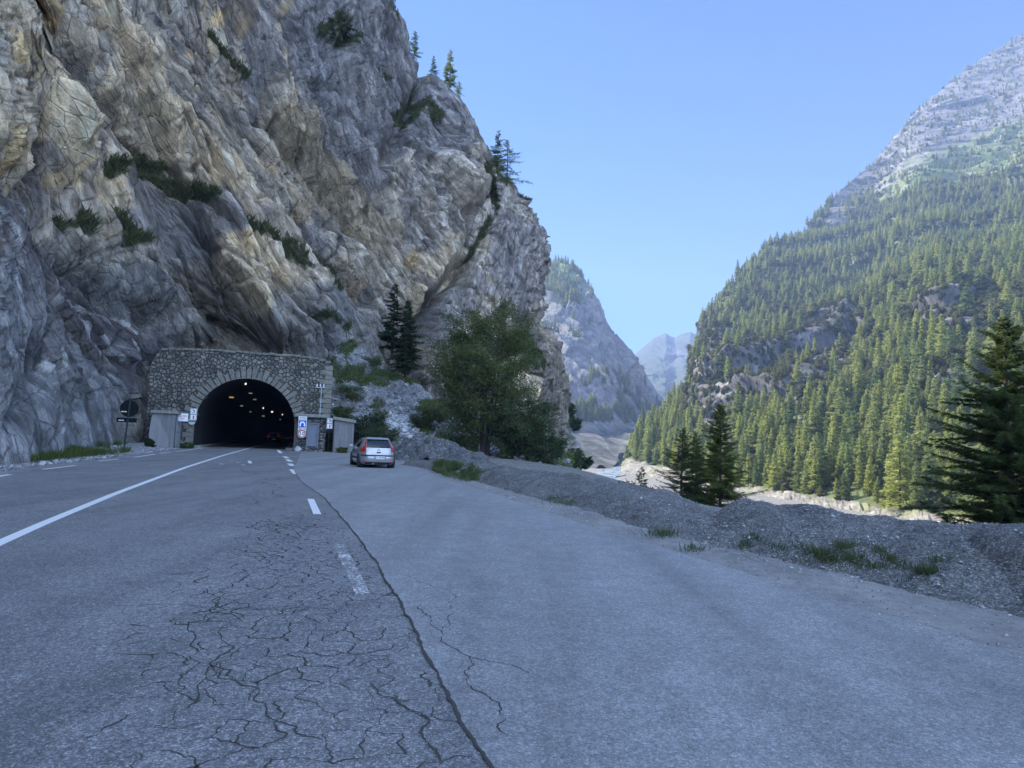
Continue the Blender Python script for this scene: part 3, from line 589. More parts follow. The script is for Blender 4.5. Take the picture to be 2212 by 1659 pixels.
# ------------------------------------------------------------------ ground sheet: road platform, drop to the river, valley floor
EDGE = [(9.5, -60), (9.0, -10), (8.2, 4), (7.4, 8), (6.1, 12.5), (4.9, 16), (3.0, 21), (0.4, 28), (-0.6, 36), (0.5, 60), (3, 85), (3, 110), (-20, 160), (-200, 220)]
def plateau_drop(x, y):
    ex_ = np.interp(y, [p[1] for p in EDGE], [p[0] for p in EDGE]); d = (x - ex_) * 0.92
    return -14.6 * sstep(-1.5, np.interp(y, [45, 80], [60.0, 28.0]), d)
gx = np.r_[-4000, -2000, -800, -300, -120, -80, np.arange(-60, 70, 1.3), np.arange(72, 160, 4), np.geomspace(165, 6000, 22)]
gy = np.r_[-3000, -800, -200, -80, np.arange(-60, 130, 1.6), np.arange(132, 700, 8), np.geomspace(720, 9000, 22)]
GX, GY = np.meshgrid(gx, gy)
GZ = plateau_drop(GX, GY) - 0.03
GZ = np.where(GY > 160, np.minimum(GZ, -0.03 - 14.6 * sstep(150, 230, GY)), GZ)
below = np.clip(-GZ / 8, 0, 1); GZ = GZ + below * 0.7 * fbm(GX / 11, GY / 11, o=4) * sstep(200, 120, GY)
def gravel_mat(name, base, pale, green, sc=1.0, stone=16.0):
    t = NT(name); v = t.coord(); n = t.noise(v, 0.5 * sc, 6, 0.6); n3 = t.noise(v, 3.0 * sc, 6, 0.6)
    vo = t.voro(v, stone); ve = t.voro(v, stone, 'DISTANCE_TO_EDGE')
    c = t.ramp(n, [(0.32, base), (0.62, pale), (0.8, green)])
    st = t.n('ShaderNodeSeparateColor'); t.l(vo.outputs['Color'], st.inputs[0])
    c = t.mix(c, t.ramp(st.outputs[0], [(0.0, 0.55), (0.55, 0.95), (0.9, 1.5), (1.0, 2.1)]), 1.0, 'MULTIPLY')
    c = t.mix(c, t.ramp(n3, [(0.3, 0.75), (0.7, 1.2)]), 1.0, 'MULTIPLY')
    c = t.mix(c, t.ramp(ve.outputs[0], [(0.0, 0.35), (0.12, 1.0)]), 0.8, 'MULTIPLY')
    b = t.bump(ve.outputs[0], 0.8, 0.03); b = t.bump(n3, 0.6, 0.12, b)
    return t.done(c, b, 0.9)
M_GROUND = gravel_mat('ground_gravel', (0.17, 0.165, 0.16), (0.26, 0.25, 0.23), (0.13, 0.14, 0.07), 1.0, 14)
tag(mesh_np('ground', np.stack([GX, GY, GZ], -1).reshape(-1, 3), grid_faces(*GX.shape), M_GROUND, True), kind='structure')

# ------------------------------------------------------------------ road, lay-by, shoulder
def poly_interp(pts, ys): return np.interp(ys, [p[1] for p in pts], [p[0] for p in pts])
SEAM = [(5.0, -30), (1.2, -2), (0.42, 1.5), (0.15, 2.6), (-0.05, 3.44), (-0.26, 4.16), (-0.40, 4.61), (-0.59, 5.28), (-0.85, 6.2), (-1.12, 7.08), (-1.57, 8.53), (-2.15, 10.31), (-3.09, 13.01), (-4.53, 17.05), (-6.72, 22.34), (-9.4, 30.0), (-12.3, 40), (-15.2, 50), (-17.6, 58)]
ASPR = [(14.0, -30), (6.6, -2), (4.9, 3), (4.25, 5.5), (3.76, 6.97), (3.33, 8.21), (2.72, 9.98), (1.76, 12.76), (0.61, 16.7), (-0.75, 21.38), (-2.9, 28), (-3.9, 33), (-4.1, 38), (-5.2, 46), (-8.0, 58), (-8.6, 64)]
LEFTE = [(-0.4, -30), (-7.6, -2), (-10.2, 5), (-14.9, 19.6), (-16.6, 25), (-18.4, 31), (-20.2, 37), (-22.3, 44), (-25.6, 55), (-28.0, 63)]
ysr = np.concatenate([np.linspace(-30, -1, 20), np.arange(-0.5, 30, 0.12), np.linspace(30.3, 63, 60)])
seamx = poly_interp(SEAM, ysr) + 0.035 * fbm(ysr * 1.1, ysr * 0, o=4) + 0.012 * fbm(ysr * 7, ysr * 0, o=3)
def strip(name, xl, xr, ys, z, mat, n=10, zf=None):
    t = np.linspace(0, 1, n)[None, :]; X = xl[:, None] * (1 - t) + xr[:, None] * t; Y = np.repeat(ys[:, None], n, 1)
    Z = np.full(X.shape, z) if zf is None else zf(X, Y)
    return tag(mesh_np(name, np.stack([X, Y, Z], -1).reshape(-1, 3), grid_faces(*X.shape), mat, True), kind='structure')
def asphalt(name, dark, light, speck, rough):
    t = NT(name); v = t.coord(); big = t.noise(v, 0.35, 5, 0.6); mid = t.noise(v, 2.6, 6, 0.6)
    agg = t.voro(v, 120.0); sp = t.n('ShaderNodeSeparateColor'); t.l(agg.outputs['Color'], sp.inputs[0]); fine = t.noise(v, 55, 6, 0.75)
    agg2 = t.voro(v, 38.0); sp2 = t.n('ShaderNodeSeparateColor'); t.l(agg2.outputs['Color'], sp2.inputs[0])
    c = t.mix(dark, light, t.ramp(big, [(0.3, 0.0), (0.7, 1.0)]))
    c = t.mix(c, t.ramp(mid, [(0.3, 0.86), (0.7, 1.12)]), 1.0, 'MULTIPLY')
    trk = t.noise(t.map(v, (1.1, 0.07, 1), (0, 0, -0.33)), 1.0, 4, 0.55); c = t.mix(c, t.ramp(trk, [(0.32, 0.80), (0.5, 1.0), (0.7, 1.12)]), 1.0, 'MULTIPLY')
    stn = t.noise(v, 1.1, 7, 0.7); c = t.mix(c, t.ramp(stn, [(0.28, 0.72), (0.4, 1.0)]), 0.8, 'MULTIPLY')
    c = t.mix(c, t.ramp(sp.outputs[0], [(0.0, 1 - speck), (0.5, 0.95), (0.82, 1.15), (0.93, 1 + 2.2 * speck)]), 1.0, 'MULTIPLY')
    c = t.mix(c, t.ramp(sp2.outputs[1], [(0.0, 1 - 0.6 * speck), (0.5, 1.0), (1.0, 1 + 0.9 * speck)]), 1.0, 'MULTIPLY')
    c = t.mix(c, t.ramp(fine, [(0.38, 1 - speck), (0.62, 1 + 0.8 * speck)]), 0.9, 'MULTIPLY')
    t.b.inputs['Specular IOR Level'].default_value = 0.5
    return t.done(c, t.bump(fine, 0.55, 0.006), rough)
M_ROAD = asphalt('road_asphalt', (0.152, 0.154, 0.161), (0.205, 0.207, 0.215), 0.42, 0.72)
M_LAYBY = asphalt('lay_by_asphalt', (0.215, 0.218, 0.228), (0.258, 0.261, 0.272), 0.26, 0.68)
xl = poly_interp(LEFTE, ysr)
strip('road', xl, seamx, ysr, 0.0, M_ROAD, 16)
strip('lay_by', seamx, poly_interp(ASPR, ysr) + 0.10 * fbm(ysr * 0.9, ysr * 0 + 3, o=4), ysr, 0.006, M_LAYBY, 14)
# tunnel roadway
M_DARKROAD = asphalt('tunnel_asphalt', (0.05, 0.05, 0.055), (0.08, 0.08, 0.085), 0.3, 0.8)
# shoulder of dusty gravel between asphalt and bank
t = NT('shoulder_dust'); v = t.coord(); n = t.noise(t.map(v, (1, 0.45, 1), (0, 0, -0.35)), 1.1, 7, 0.62); n2 = t.noise(v, 30, 6, 0.75); n3 = t.noise(v, 5, 6, 0.65)
c = t.ramp(n, [(0.3, (0.175, 0.174, 0.172)), (0.5, (0.235, 0.233, 0.230)), (0.7, (0.31, 0.308, 0.302))]); c = t.mix(c, t.ramp(n2, [(0.35, 0.78), (0.65, 1.2)]), 0.9, 'MULTIPLY'); c = t.mix(c, t.ramp(n3, [(0.35, 0.82), (0.65, 1.12)]), 0.9, 'MULTIPLY')
M_SHOULDER = t.done(c, t.bump(n3, 0.4, 0.03, t.bump(n2, 0.4, 0.008)), 0.95)
ysb = np.concatenate([np.linspace(-30, 0, 20), np.arange(0.5, 46, 0.25)])
FOOT = [(14, -30), (8.6, -2), (6.6, 3), (6.1, 5.2), (5.45, 7.1), (4.85, 8.9), (4.1, 10.1), (3.35, 12.2), (2.25, 15.9), (0.25, 21.9), (-1.2, 26.5), (-2.6, 31), (-3.2, 36), (-3.6, 46)]
def zsh(X, Y):
    a = poly_interp(ASPR, Y); d = X - a
    return -0.012 + 0.02 * sstep(0.1, 0.9, d) + 0.03 * fbm(X * 0.9, Y * 0.9, o=4) * sstep(0.1, 0.7, d)
strip('gravel_shoulder', poly_interp(ASPR, ysb) - 0.35, poly_interp(FOOT, ysb) + 1.3, ysb, 0, M_SHOULDER, 40, zsh)
# left verge at the foot of the cliff
yv = np.concatenate([np.linspace(-30, 10, 14), np.arange(10.5, 58, 0.35)])
strip('gravel_verge', poly_interp(LEFTE, yv) - 5.5, poly_interp(LEFTE, yv) + 0.12, yv, 0, M_SHOULDER, 26,
      lambda X, Y: -0.02 + 0.35 * sstep(0.8, 4.5, poly_interp(LEFTE, Y) - X) + 0.05 * fbm(X * 1.3, Y * 1.3, o=4) * sstep(0.1, 0.8, poly_interp(LEFTE, Y) - X))
# ---- markings
def ribbon(pts, w, z, wj=0.0, sub=1):
    """returns verts/faces of a flat ribbon through 2D pts"""
    p = np.array(pts, float)
    if len(p) < 2: return None
    tn = np.gradient(p, axis=0); tn /= np.maximum(np.linalg.norm(tn, axis=1, keepdims=True), 1e-9); nr = np.stack([-tn[:, 1], tn[:, 0]], 1)
    w = np.broadcast_to(w, (len(p),))[:, None] * 0.5
    L = p + nr * w; R = p - nr * w
    return np.concatenate([np.c_[L, np.full(len(p), z)], np.c_[R, np.full(len(p), z)]]), np.array([(i, i + 1, len(p) + i + 1, len(p) + i) for i in range(len(p) - 1)])
def merge(parts):
    V, F_, b = [], [], 0
    for q in parts:
        if q is None or len(q[0]) == 0: continue
        V.append(q[0]); F_.append(np.asarray(q[1]) + b); b += len(q[0])
    return np.concatenate(V), np.concatenate(F_)
def paint(name, wear):
    t = NT(name); v = t.coord(); n = t.noise(v, 26, 8, 0.75); n2 = t.noise(v, 2.5, 3)
    f = t.ramp(t.math('ADD', n, t.math('MULTIPLY', n2, 0.4)), [(wear - 0.05, 0.0), (wear + 0.05, 1.0)])
    c = t.mix((0.19, 0.19, 0.20), (0.70, 0.71, 0.72), f); return t.done(c, rough=0.7)
M_PAINT, M_WORN = paint('road_paint', 0.50), paint('worn_road_paint', 0.755)
SOL = [tuple(G(*q)[:2]) for q in [(-250, 1290), (0, 1172), (100, 1128), (250, 1066), (400, 1010), (480, 984.5), (530, 970.5)]] + [(-26.5, 72), (-30, 85)]
def resample(pts, step):
    p = np.array(pts, float); d = np.r_[0, np.cumsum(np.linalg.norm(np.diff(p, axis=0), axis=1))]; s = np.arange(0, d[-1], step)
    q = np.stack([np.interp(s, d, p[:, k]) for k in (0, 1)], 1)
    for _ in range(3): q[1:-1] = (q[:-2] + 2 * q[1:-1] + q[2:]) / 4
    return q
v_, f_ = ribbon(resample(SOL, 0.5), 0.17, 0.004); tag(mesh_np('road_marking', v_, f_, M_PAINT), kind='structure')
def line_at(px1, py1, px2, py2, w, z=0.004, mat=M_PAINT):
    a, b = G(px1, py1), G(px2, py2); v_, f_ = ribbon([(a.x + (b.x - a.x) * k / 6, a.y + (b.y - a.y) * k / 6) for k in range(7)], w, z)
    return tag(mesh_np('road_marking', v_, f_, mat), kind='structure')
for q in [(-120, 1049.5, 22, 1025), (92, 1014, 163, 1005.5), (213, 996, 255, 991.5), (290, 988, 335, 981), (345, 979.5, 372, 976), (380, 975.5, 440, 967.5)]: line_at(*q, 0.15)
for q in [(600.5, 972.5, 607, 979), (614, 986, 621, 990), (620.5, 992.5, 628, 997), (625, 1001.5, 633, 1006.5), (631.5, 1014, 641, 1024)]: line_at(*q, 0.26, 0.004)
line_at(671, 1078, 685.5, 1111, 0.15); line_at(732, 1176, 785, 1285, 0.15, 0.004, M_WORN)
for q in [(475, 1002, 481, 1003), (497, 996, 504, 996.5), (510, 998, 516, 999), (538, 995.5, 541, 1001), (523, 1004, 528, 1005)]: line_at(*q, 0.16, 0.004, M_PAINT)
line_at(548, 1009, 580, 1009, 0.22, 0.004, M_WORN)
# ---- cracks: real narrow dark openings filled with dirt
from mathutils.geometry import delaunay_2d_cdt
t = NT('crack_dirt'); n = t.noise(t.coord(), 30, 4); M_CRACK = t.done(t.mix((0.035, 0.034, 0.034), (0.085, 0.082, 0.078), n), rough=1.0)
rs = np.random.RandomState(5)
def frac(a, b, amp, n):
    p = np.array([a, b], float)
    for k in range(n):
        mid = (p[:-1] + p[1:]) / 2; d = p[1:] - p[:-1]; L = np.linalg.norm(d, axis=1, keepdims=True); nr = np.c_[-d[:, 1], d[:, 0]] / np.maximum(L, 1e-9)
        mid = mid + nr * L * rs.normal(0, amp, (len(mid), 1)); q = np.empty((len(p) + len(mid), 2)); q[0::2] = p; q[1::2] = mid; p = q
    return p
def crack(pts, w, amp=0.14, n=4, z=0.0025, taper=0.3):
    allp = [frac(pts[i], pts[i + 1], amp, n)[(0 if i == 0 else 1):] for i in range(len(pts) - 1)]; p = np.concatenate(allp)
    ww = w * np.clip(0.85 + 0.8 * fbm(p[:, 0] * 6, p[:, 1] * 6, o=3), taper * 0.5, 1.9)
    e = np.minimum(np.arange(len(p)), np.arange(len(p))[::-1]) / 4.0; ww = ww * np.clip(e + taper, 0, 1)
    return ribbon(p, ww, z)
CR = []
def wpx(pl): return [tuple(G(*q)[:2]) for q in pl]
region = [(560, 1120), (500, 1175), (455, 1240), (400, 1360), (350, 1480), (300, 1600), (260, 1700), (1060, 1700), (1010, 1600), (960, 1500), (880, 1345), (820, 1240), (760, 1180), (700, 1135), (620, 1105)]
rw = wpx(region)
# jittered sites, longer along the road than across
ax_ = np.array([-0.33, 0.944]); ay_ = np.array([0.944, 0.33]); sites = []
for i in range(-8, 78):
    for j in range(-20, 28):
        q = ax_ * (2.0 + i * 0.28 + rs.uniform(-.13, .13)) + ay_ * (0.0 + j * 0.20 + (i % 2) * 0.10 + rs.uniform(-.095, .095)); sites.append(Vector(q))
res = delaunay_2d_cdt(sites, [], [], 0, 1e-6); VV, EE, FF = res[0], res[1], res[2]
cc_, e2f = [], {}
for k, f in enumerate(FF):
    a, b, c_ = [VV[i] for i in f]; d = 2 * (a.x * (b.y - c_.y) + b.x * (c_.y - a.y) + c_.x * (a.y - b.y)) or 1e-9
    ux = ((a.x ** 2 + a.y ** 2) * (b.y - c_.y) + (b.x ** 2 + b.y ** 2) * (c_.y - a.y) + (c_.x ** 2 + c_.y ** 2) * (a.y - b.y)) / d
    uy = ((a.x ** 2 + a.y ** 2) * (c_.x - b.x) + (b.x ** 2 + b.y ** 2) * (a.x - c_.x) + (c_.x ** 2 + c_.y ** 2) * (b.x - a.x)) / d
    cc_.append((ux, uy))
    for i in range(3):
        e2f.setdefault(tuple(sorted((f[i], f[(i + 1) % 3]))), []).append(k)
for e, fs in e2f.items():
    if len(fs) != 2: continue
    a, b = cc_[fs[0]], cc_[fs[1]]; L = math.hypot(a[0] - b[0], a[1] - b[1])
    if L > 0.9 or L < 0.02: continue
    mxx, myy = (a[0] + b[0]) / 2, (a[1] + b[1]) / 2
    if not inpoly(np.array([mxx + rs.normal(0, .22)]), np.array([myy + rs.normal(0, .8)]), rw)[0]: continue
    sx = float(poly_interp(SEAM, np.array([myy]))[0]); ds = sx - mxx            # distance from the seam
    dens = 1.2 - 0.40 * max(0, ds - 1.2) ; nzv = float(fbm(np.array([mxx * 1.3]), np.array([myy * 0.7]), o=2)[0]); dens += 0.3 * nzv
    lon = abs((b[0] - a[0]) * ax_[0] + (b[1] - a[1]) * ax_[1]) / L
    if rs.rand() > dens * (0.7 + 0.3 * lon): continue
    w = (0.0035 + 0.0085 * rs.rand() ** 1.8) * (0.6 + 0.7 * lon) * (1.35 if nzv > 0.15 else 0.85) * (0.8 + myy / 9.0)
    CR.append(crack([a, b], w, 0.12, 4, 0.0025, 0.9))
for pl, w in [([(200, 985 + 1), (230, 990), (260, 1000)], .02),
    ([(570, 1118), (600, 1150), (640, 1165), (660, 1130)], .018), ([(490, 1135), (545, 1140), (590, 1125)], .012), ([(200, 1309), (350, 1306), (480, 1312), (600, 1318), (690, 1312)], .010),
    ([(410, 1530), (430, 1500), (470, 1430), (560, 1490), (640, 1570), (700, 1600)], .012), ([(455, 1265), (440, 1340), (420, 1400), (405, 1450), (420, 1520)], .014), ([(520, 1190), (500, 1260), (520, 1340), (505, 1400), (500, 1470)], .014),
    ([(560, 1030), (585, 1060), (600, 1075)], .03), ([(560, 1010), (600, 1035), (640, 1040)], .03), ([(520, 1040), (560, 1060), (560, 1095)], .02)]:
    CR.append(crack(wpx(pl), w, 0.12, 4))
z6 = lambda X, Y: ((1200 + X / 1.5167) / 1.5031, (1400 + Y / 1.5167) / 1.5031)
for pl, w in [([z6(130, 700), z6(230, 735), z6(340, 775), z6(400, 855), z6(385, 930), z6(340, 985)], .007), ([z6(240, 850), z6(300, 930), z6(345, 985), z6(350, 1040), z6(440, 1090), z6(495, 1115), z6(470, 1200), z6(500, 1270), z6(620, 1335), z6(670, 1420), z6(690, 1510)], .010),
              ([z6(495, 1115), z6(640, 1145), z6(740, 1170), z6(790, 1200)], .007), ([z6(850, 340), z6(1000, 440)], .0), ([z6(0, 1240), z6(60, 1310), z6(200, 1380), z6(290, 1420), z6(290, 1540), z6(360, 1640)], .012)]:
    if w: CR.append(crack(wpx(pl), w, 0.10, 4, 0.0085))
v_, f_ = merge(CR); tag(mesh_np('road_crack', v_, f_, M_CRACK), kind='structure')
# the long open joint between road and lay-by
msk = (ysr > 1.0) & (ysr < 42); yy = np.arange(1.0, 42, 0.03); xx = np.interp(yy, ysr, seamx) + 0.010 * fbm(yy * 9, yy * 0, o=3)
wj = (0.022 + 0.018 * fbm(yy * 2.3, yy * 0 + 8, o=4)) * np.clip(1.15 - yy / 60, 0.5, 1); v_, f_ = ribbon(np.c_[xx, yy], np.maximum(wj, 0.008), 0.0092)
tag(mesh_np('road_joint', v_, f_, M_CRACK), kind='structure')

# ------------------------------------------------------------------ gravel bank
M_BANK = gravel_mat('bank_gravel', (0.15, 0.15, 0.153), (0.215, 0.215, 0.215), (0.18, 0.18, 0.168), 1.4, 42)
crest_px = [(2600, 1180, 6.4), (2212, 1141, 9.6), (2050, 1128, 10.2), (1850, 1106, 11.6), (1750, 1093, 12.4), (1660, 1078, 13.6), (1612, 1075, 14.6), (1570, 1100, 14.8), (1545, 1108, 14.9), (1500, 1083, 16.2), (1450, 1062, 17.6), (1400, 1050, 18.8), (1300, 1034, 21), (1215, 1022, 23.5), (1150, 1012, 26), (1060, 1001, 30), (1000, 997, 33), (930, 993, 36.5), (880, 993, 39)]
cr_w = [P(*q) for q in crest_px]
foot_px = [(2600, 1420), (2212, 1325), (2050, 1290), (1850, 1242), (1750, 1222), (1660, 1200), (1600, 1187), (1545, 1180), (1530, 1173), (1480, 1160), (1430, 1150), (1370, 1135), (1280, 1105), (1190, 1083), (1120, 1065), (1030, 1040), (975, 1026), (915, 1012), (875, 1004)]
ft_w = [G(q[0], q[1], 0.0) for q in foot_px]
bcols = []
for f0, c0 in zip(ft_w, cr_w):
    d = (c0 - f0); d.z = 0; d = d.normalized(); h = c0.z
    bcols.append([f0 - d * 0.9 + Vector((0, 0, -0.10)), f0 + Vector((0, 0, 0.03)), f0 * 0.55 + c0 * 0.45 + Vector((0, 0, 0.16 * h)), c0 + Vector((0, 0, -0.02)), c0 + d * 0.7 + Vector((0, 0, -0.04)), c0 + d * 2.6 + Vector((0, 0, -h - 0.5)), c0 + d * 6 + Vector((0, 0, -h - 2.5))])
bcols.insert(0, [p + Vector((0.6, -30, 0)) for p in bcols[0]])
BB = loft(bcols, [20, 60] + [60] * 6 + [46] * 12, 150)
Bn = grid_normals(BB)
if Bn[75, 300, 2] < 0: Bn = -Bn
bx, by = BB[..., 0], BB[..., 1]
st1, _, se1 = facets(bx * 9, by * 9, 61, 0.8, 1.0); st2, _, se2 = facets(bx * 3.2, by * 3.2, 63, 0.8, 1.0)
bd = 0.10 * fbm(bx * 0.9, by * 0.9, o=4) + 0.007 * st1 + 0.016 * st2 * sstep(0, .3, fbm(bx, by, o=2)) + 0.012 * fbm(bx * 9, by * 9, o=3)
BF = BB + Bn * bd[..., None]
tag(mesh_np('gravel_bank', BF.reshape(-1, 3), grid_faces(*BB.shape[:2]), M_BANK, False), kind='structure')
# loose stones
def stones(V0, sizes, flat=0.6, seed=1):
    r = np.random.RandomState(seed); n = len(V0)
    base = np.array([(1, 0, 0), (-1, 0, 0), (0, 1, 0), (0, -1, 0), (0, 0, 1), (0, 0, -1)], float)
    F_ = np.array([(0, 2, 4), (2, 1, 4), (1, 3, 4), (3, 0, 4), (2, 0, 5), (1, 2, 5), (3, 1, 5), (0, 3, 5)])
    q = base[None] * r.uniform(0.55, 1.25, (n, 6, 1)) + r.normal(0, 0.16, (n, 6, 3)); q[..., 2] *= flat
    a = r.uniform(0, 6.28, n); ca, sa = np.cos(a)[:, None], np.sin(a)[:, None]; b = r.normal(0, 0.5, n); cb, sb = np.cos(b)[:, None], np.sin(b)[:, None]
    x, y, z = q[..., 0], q[..., 1], q[..., 2]; y, z = y * cb - z * sb, y * sb + z * cb; x, y = x * ca - y * sa, x * sa + y * ca
    q = np.stack([x, y, z], -1) * np.asarray(sizes)[:, None, None] + np.asarray(V0)[:, None, :]
    col = np.repeat(r.uniform(0.6, 1.0, n)[:, None], 6, 1)
    return q.reshape(-1, 3), (F_[None] + np.arange(n)[:, None, None] * 6).reshape(-1, 3), col.reshape(-1)
def stone_mat(name, a, b, dark):
    t = NT(name); at = t.n('ShaderNodeVertexColor'); at.layer_name = 'tint'; s = t.n('ShaderNodeSeparateColor'); t.l(at.outputs[0], s.inputs[0])
    c = t.ramp(s.outputs[0], [(0.6, dark), (0.75, a), (1.0, b)]); n = t.noise(t.coord(), 20, 5); c = t.mix(c, t.ramp(n, [(0.3, 0.8), (0.7, 1.2)]), 1.0, 'MULTIPLY')
    return t.done(c, rough=0.9)
M_STONE = stone_mat('loose_stone', (0.24, 0.25, 0.27), (0.46, 0.47, 0.50), (0.12, 0.12, 0.13))
r = np.random.RandomState(3); flatB = BF[8:100].reshape(-1, 3)
near_w = np.clip(12.0 / np.maximum(flatB[:, 1], 5), 0.12, 1.4); near_w[flatB[:, 1] < 3] = 0; idx = r.choice(len(flatB), 30000, p=near_w / near_w.sum())
sv = flatB[idx] + r.normal(0, 0.05, (30000, 3)) * (1, 1, 0.1); sz = np.clip(r.lognormal(-4.95, 0.6, 30000), 0.004, 0.08)
sh_y = r.uniform(3, 34, 9000); tt = r.beta(1.6, 0.9, 9000); sh_x = poly_interp(ASPR, sh_y) * (1 - tt) + (poly_interp(FOOT, sh_y) + 0.3) * tt
sv = np.r_[sv, np.c_[sh_x, sh_y, zsh(sh_x, sh_y)]]; sz = np.r_[sz, np.clip(r.lognormal(-4.6, 0.5, 9000), 0.004, 0.05)]
# along the asphalt edge and across the left verge
ye = r.uniform(3, 30, 2500); xe = poly_interp(ASPR, ye) + r.normal(0.06, 0.16, 2500); sv = np.r_[sv, np.c_[xe, ye, np.full(2500, 0.005)]]; sz = np.r_[sz, np.clip(r.lognormal(-5.0, 0.4, 2500), 0.003, 0.02)]
yl = r.uniform(15, 56, 9000); dl = r.gamma(2.0, 0.9, 9000); xl_ = poly_interp(LEFTE, yl) - 0.3 - dl; sv = np.r_[sv, np.c_[xl_, yl, -0.0 + 0.35 * sstep(0.8, 4.5, dl)]]; sz = np.r_[sz, np.clip(r.lognormal(-3.6, 0.6, 9000), 0.012, 0.22)]
vv, ff, cl = stones(sv, sz, 0.6); tag(mesh_np('loose_gravel', vv, ff, M_STONE, False, {'tint': np.repeat(cl[:, None], 3, 1)}), kind='stuff', label='loose pale grey stones lying over the gravel bank and verge')

# ------------------------------------------------------------------ scree right of the tunnel, mound, rock shoulder
scols = [
 colm((700, 1000, 61), (700, 975, 62), (705, 860, 67), (712, 760, 71), (715, 700, 74)),
 colm((735, 1000, 60.5), (735, 975, 61.5), (742, 880, 65), (750, 800, 69), (752, 735, 73), (760, 690, 76)),
 colm((790, 1000, 60), (790, 970, 62), (792, 900, 65.5), (795, 830, 70), (797, 780, 74), (800, 745, 79)),
 colm((850, 1005, 58), (850, 960, 62), (850, 905, 66), (850, 860, 70.5), (850, 825, 76), (850, 800, 83)),
 colm((910, 1010, 57), (910, 965, 62), (910, 925, 67), (910, 890, 73), (912, 865, 80), (915, 850, 90)),
 colm((970, 1015, 56), (970, 975, 62), (972, 945, 68), (975, 925, 75), (980, 905, 83), (985, 890, 94)),
 colm((1040, 1018, 55), (1040, 985, 62), (1045, 968, 70), (1050, 955, 79), (1055, 945, 88), (1060, 935, 100)),
 colm((1130, 1022, 54), (1130, 992, 62), (1132, 985, 72), (1135, 978, 82), (1140, 970, 92), (1145, 962, 104)),
 colm((1240, 1030, 54), (1235, 1003, 64), (1230, 1000, 76), (1225, 996, 90), (1220, 990, 104), (1215, 985, 116)),
]
Sb = loft(scols, [30, 50, 50, 50, 46, 46, 46, 40], 230); Sn = grid_normals(Sb)
if Sn[100, 100, 2] < 0: Sn = -Sn
x_, y_, z_ = Sb[..., 0], Sb[..., 1], Sb[..., 2]; SPX, SPY = proj(x_, y_, z_)
h1, k1, o1 = facets(x_ / 3, z_ / 2.2 + y_ / 6, 71, 0.9, 1.0); h2, k2, o2 = facets(x_ / 0.8, z_ / 0.6 + y_ / 2, 73, 0.9, 1.0)
sd = 0.9 * fbm(x_ / 6, z_ / 5, o=4) + 0.55 * h1 + 0.22 * h2 + 0.10 * fbm(x_ / .6, z_ / .6, o=3)
Sb2 = Sb + Sn * (sd * sstep(0, .08, np.linspace(0, 1, 230))[:, None])[..., None]
sc_ = np.zeros(Sb.shape) + np.array((0.20, 0.205, 0.215)); sc_ *= (1 + .4 * (k1 - .5) + .5 * (k2 - .5))[..., None]
sc_ = mixc(sc_, (0.38, 0.39, 0.42), sstep(0.15, 0.6, fbm(x_ / 1.2, z_ / 2.2, o=4)) * 0.6)
sg = sstep(0.02, 0.35, fbm(x_ / 3.2 + 5, z_ / 3.4, o=4)); sc_ = mixc(sc_, (0.045, 0.065, 0.025), sg * 0.85)
pile = np.maximum(np.exp(-(((SPX - 868) / 34) ** 2 + ((SPY - 918 - (SPX - 868) * 0.35) / 17) ** 2)), 0); sc_ = mixc(sc_, (0.50, 0.52, 0.56), sstep(0.25, 0.5, pile))
dk = sstep(930, 950, SPY - (SPX - 850) * 0.25); sc_ = mixc(sc_, (0.10, 0.10, 0.105), dk * 0.8)
scree = tag(mesh_np('scree_slope', Sb2.reshape(-1, 3), grid_faces(*Sb.shape[:2]), M_CLIFF, False, {'tint': np.clip(sc_, .02, .6).reshape(-1, 3)}), kind='structure')
def on_scree(px, py):
    a, b = proj(Sb2[..., 0], Sb2[..., 1], Sb2[..., 2]); i = np.unravel_index(np.argmin((a - px) ** 2 + (b - py) ** 2), a.shape); return Vector(Sb2[i])
r = np.random.RandomState(8); pq = np.argwhere(pile > 0.3); pi = pq[r.choice(len(pq), 1500)]; sv = Sb2[pi[:, 0], pi[:, 1]] + r.normal(0, 0.1, (1500, 3)) + (0, 0, .05)
vv, ff, cl = stones(sv, np.clip(r.lognormal(-1.9, 0.5, 1500), 0.06, 0.6), 0.6, 4)
M_RUBBLE = stone_mat('pale_rubble', (0.40, 0.42, 0.46), (0.58, 0.60, 0.64), (0.2, 0.2, 0.22))
tag(mesh_np('rubble', vv, ff, M_RUBBLE, False, {'tint': np.repeat(cl[:, None], 3, 1)}), kind='stuff', label='heap of freshly fallen pale rubble above the parked car')
r = np.random.RandomState(18); pq = np.argwhere((sg < 0.4) & (dk < .5)); pi = pq[r.choice(len(pq), 6000)]; sv = Sb2[pi[:, 0], pi[:, 1]] + r.normal(0, 0.12, (6000, 3))
vv, ff, cl = stones(sv, np.clip(r.lognormal(-2.5, 0.55, 6000), 0.04, 0.5), 0.6, 5)
tag(mesh_np('scree_stones', vv, ff, M_STONE, False, {'tint': np.repeat(cl[:, None], 3, 1)}), kind='stuff', label='grey broken stones lying on the scree beside the portal')
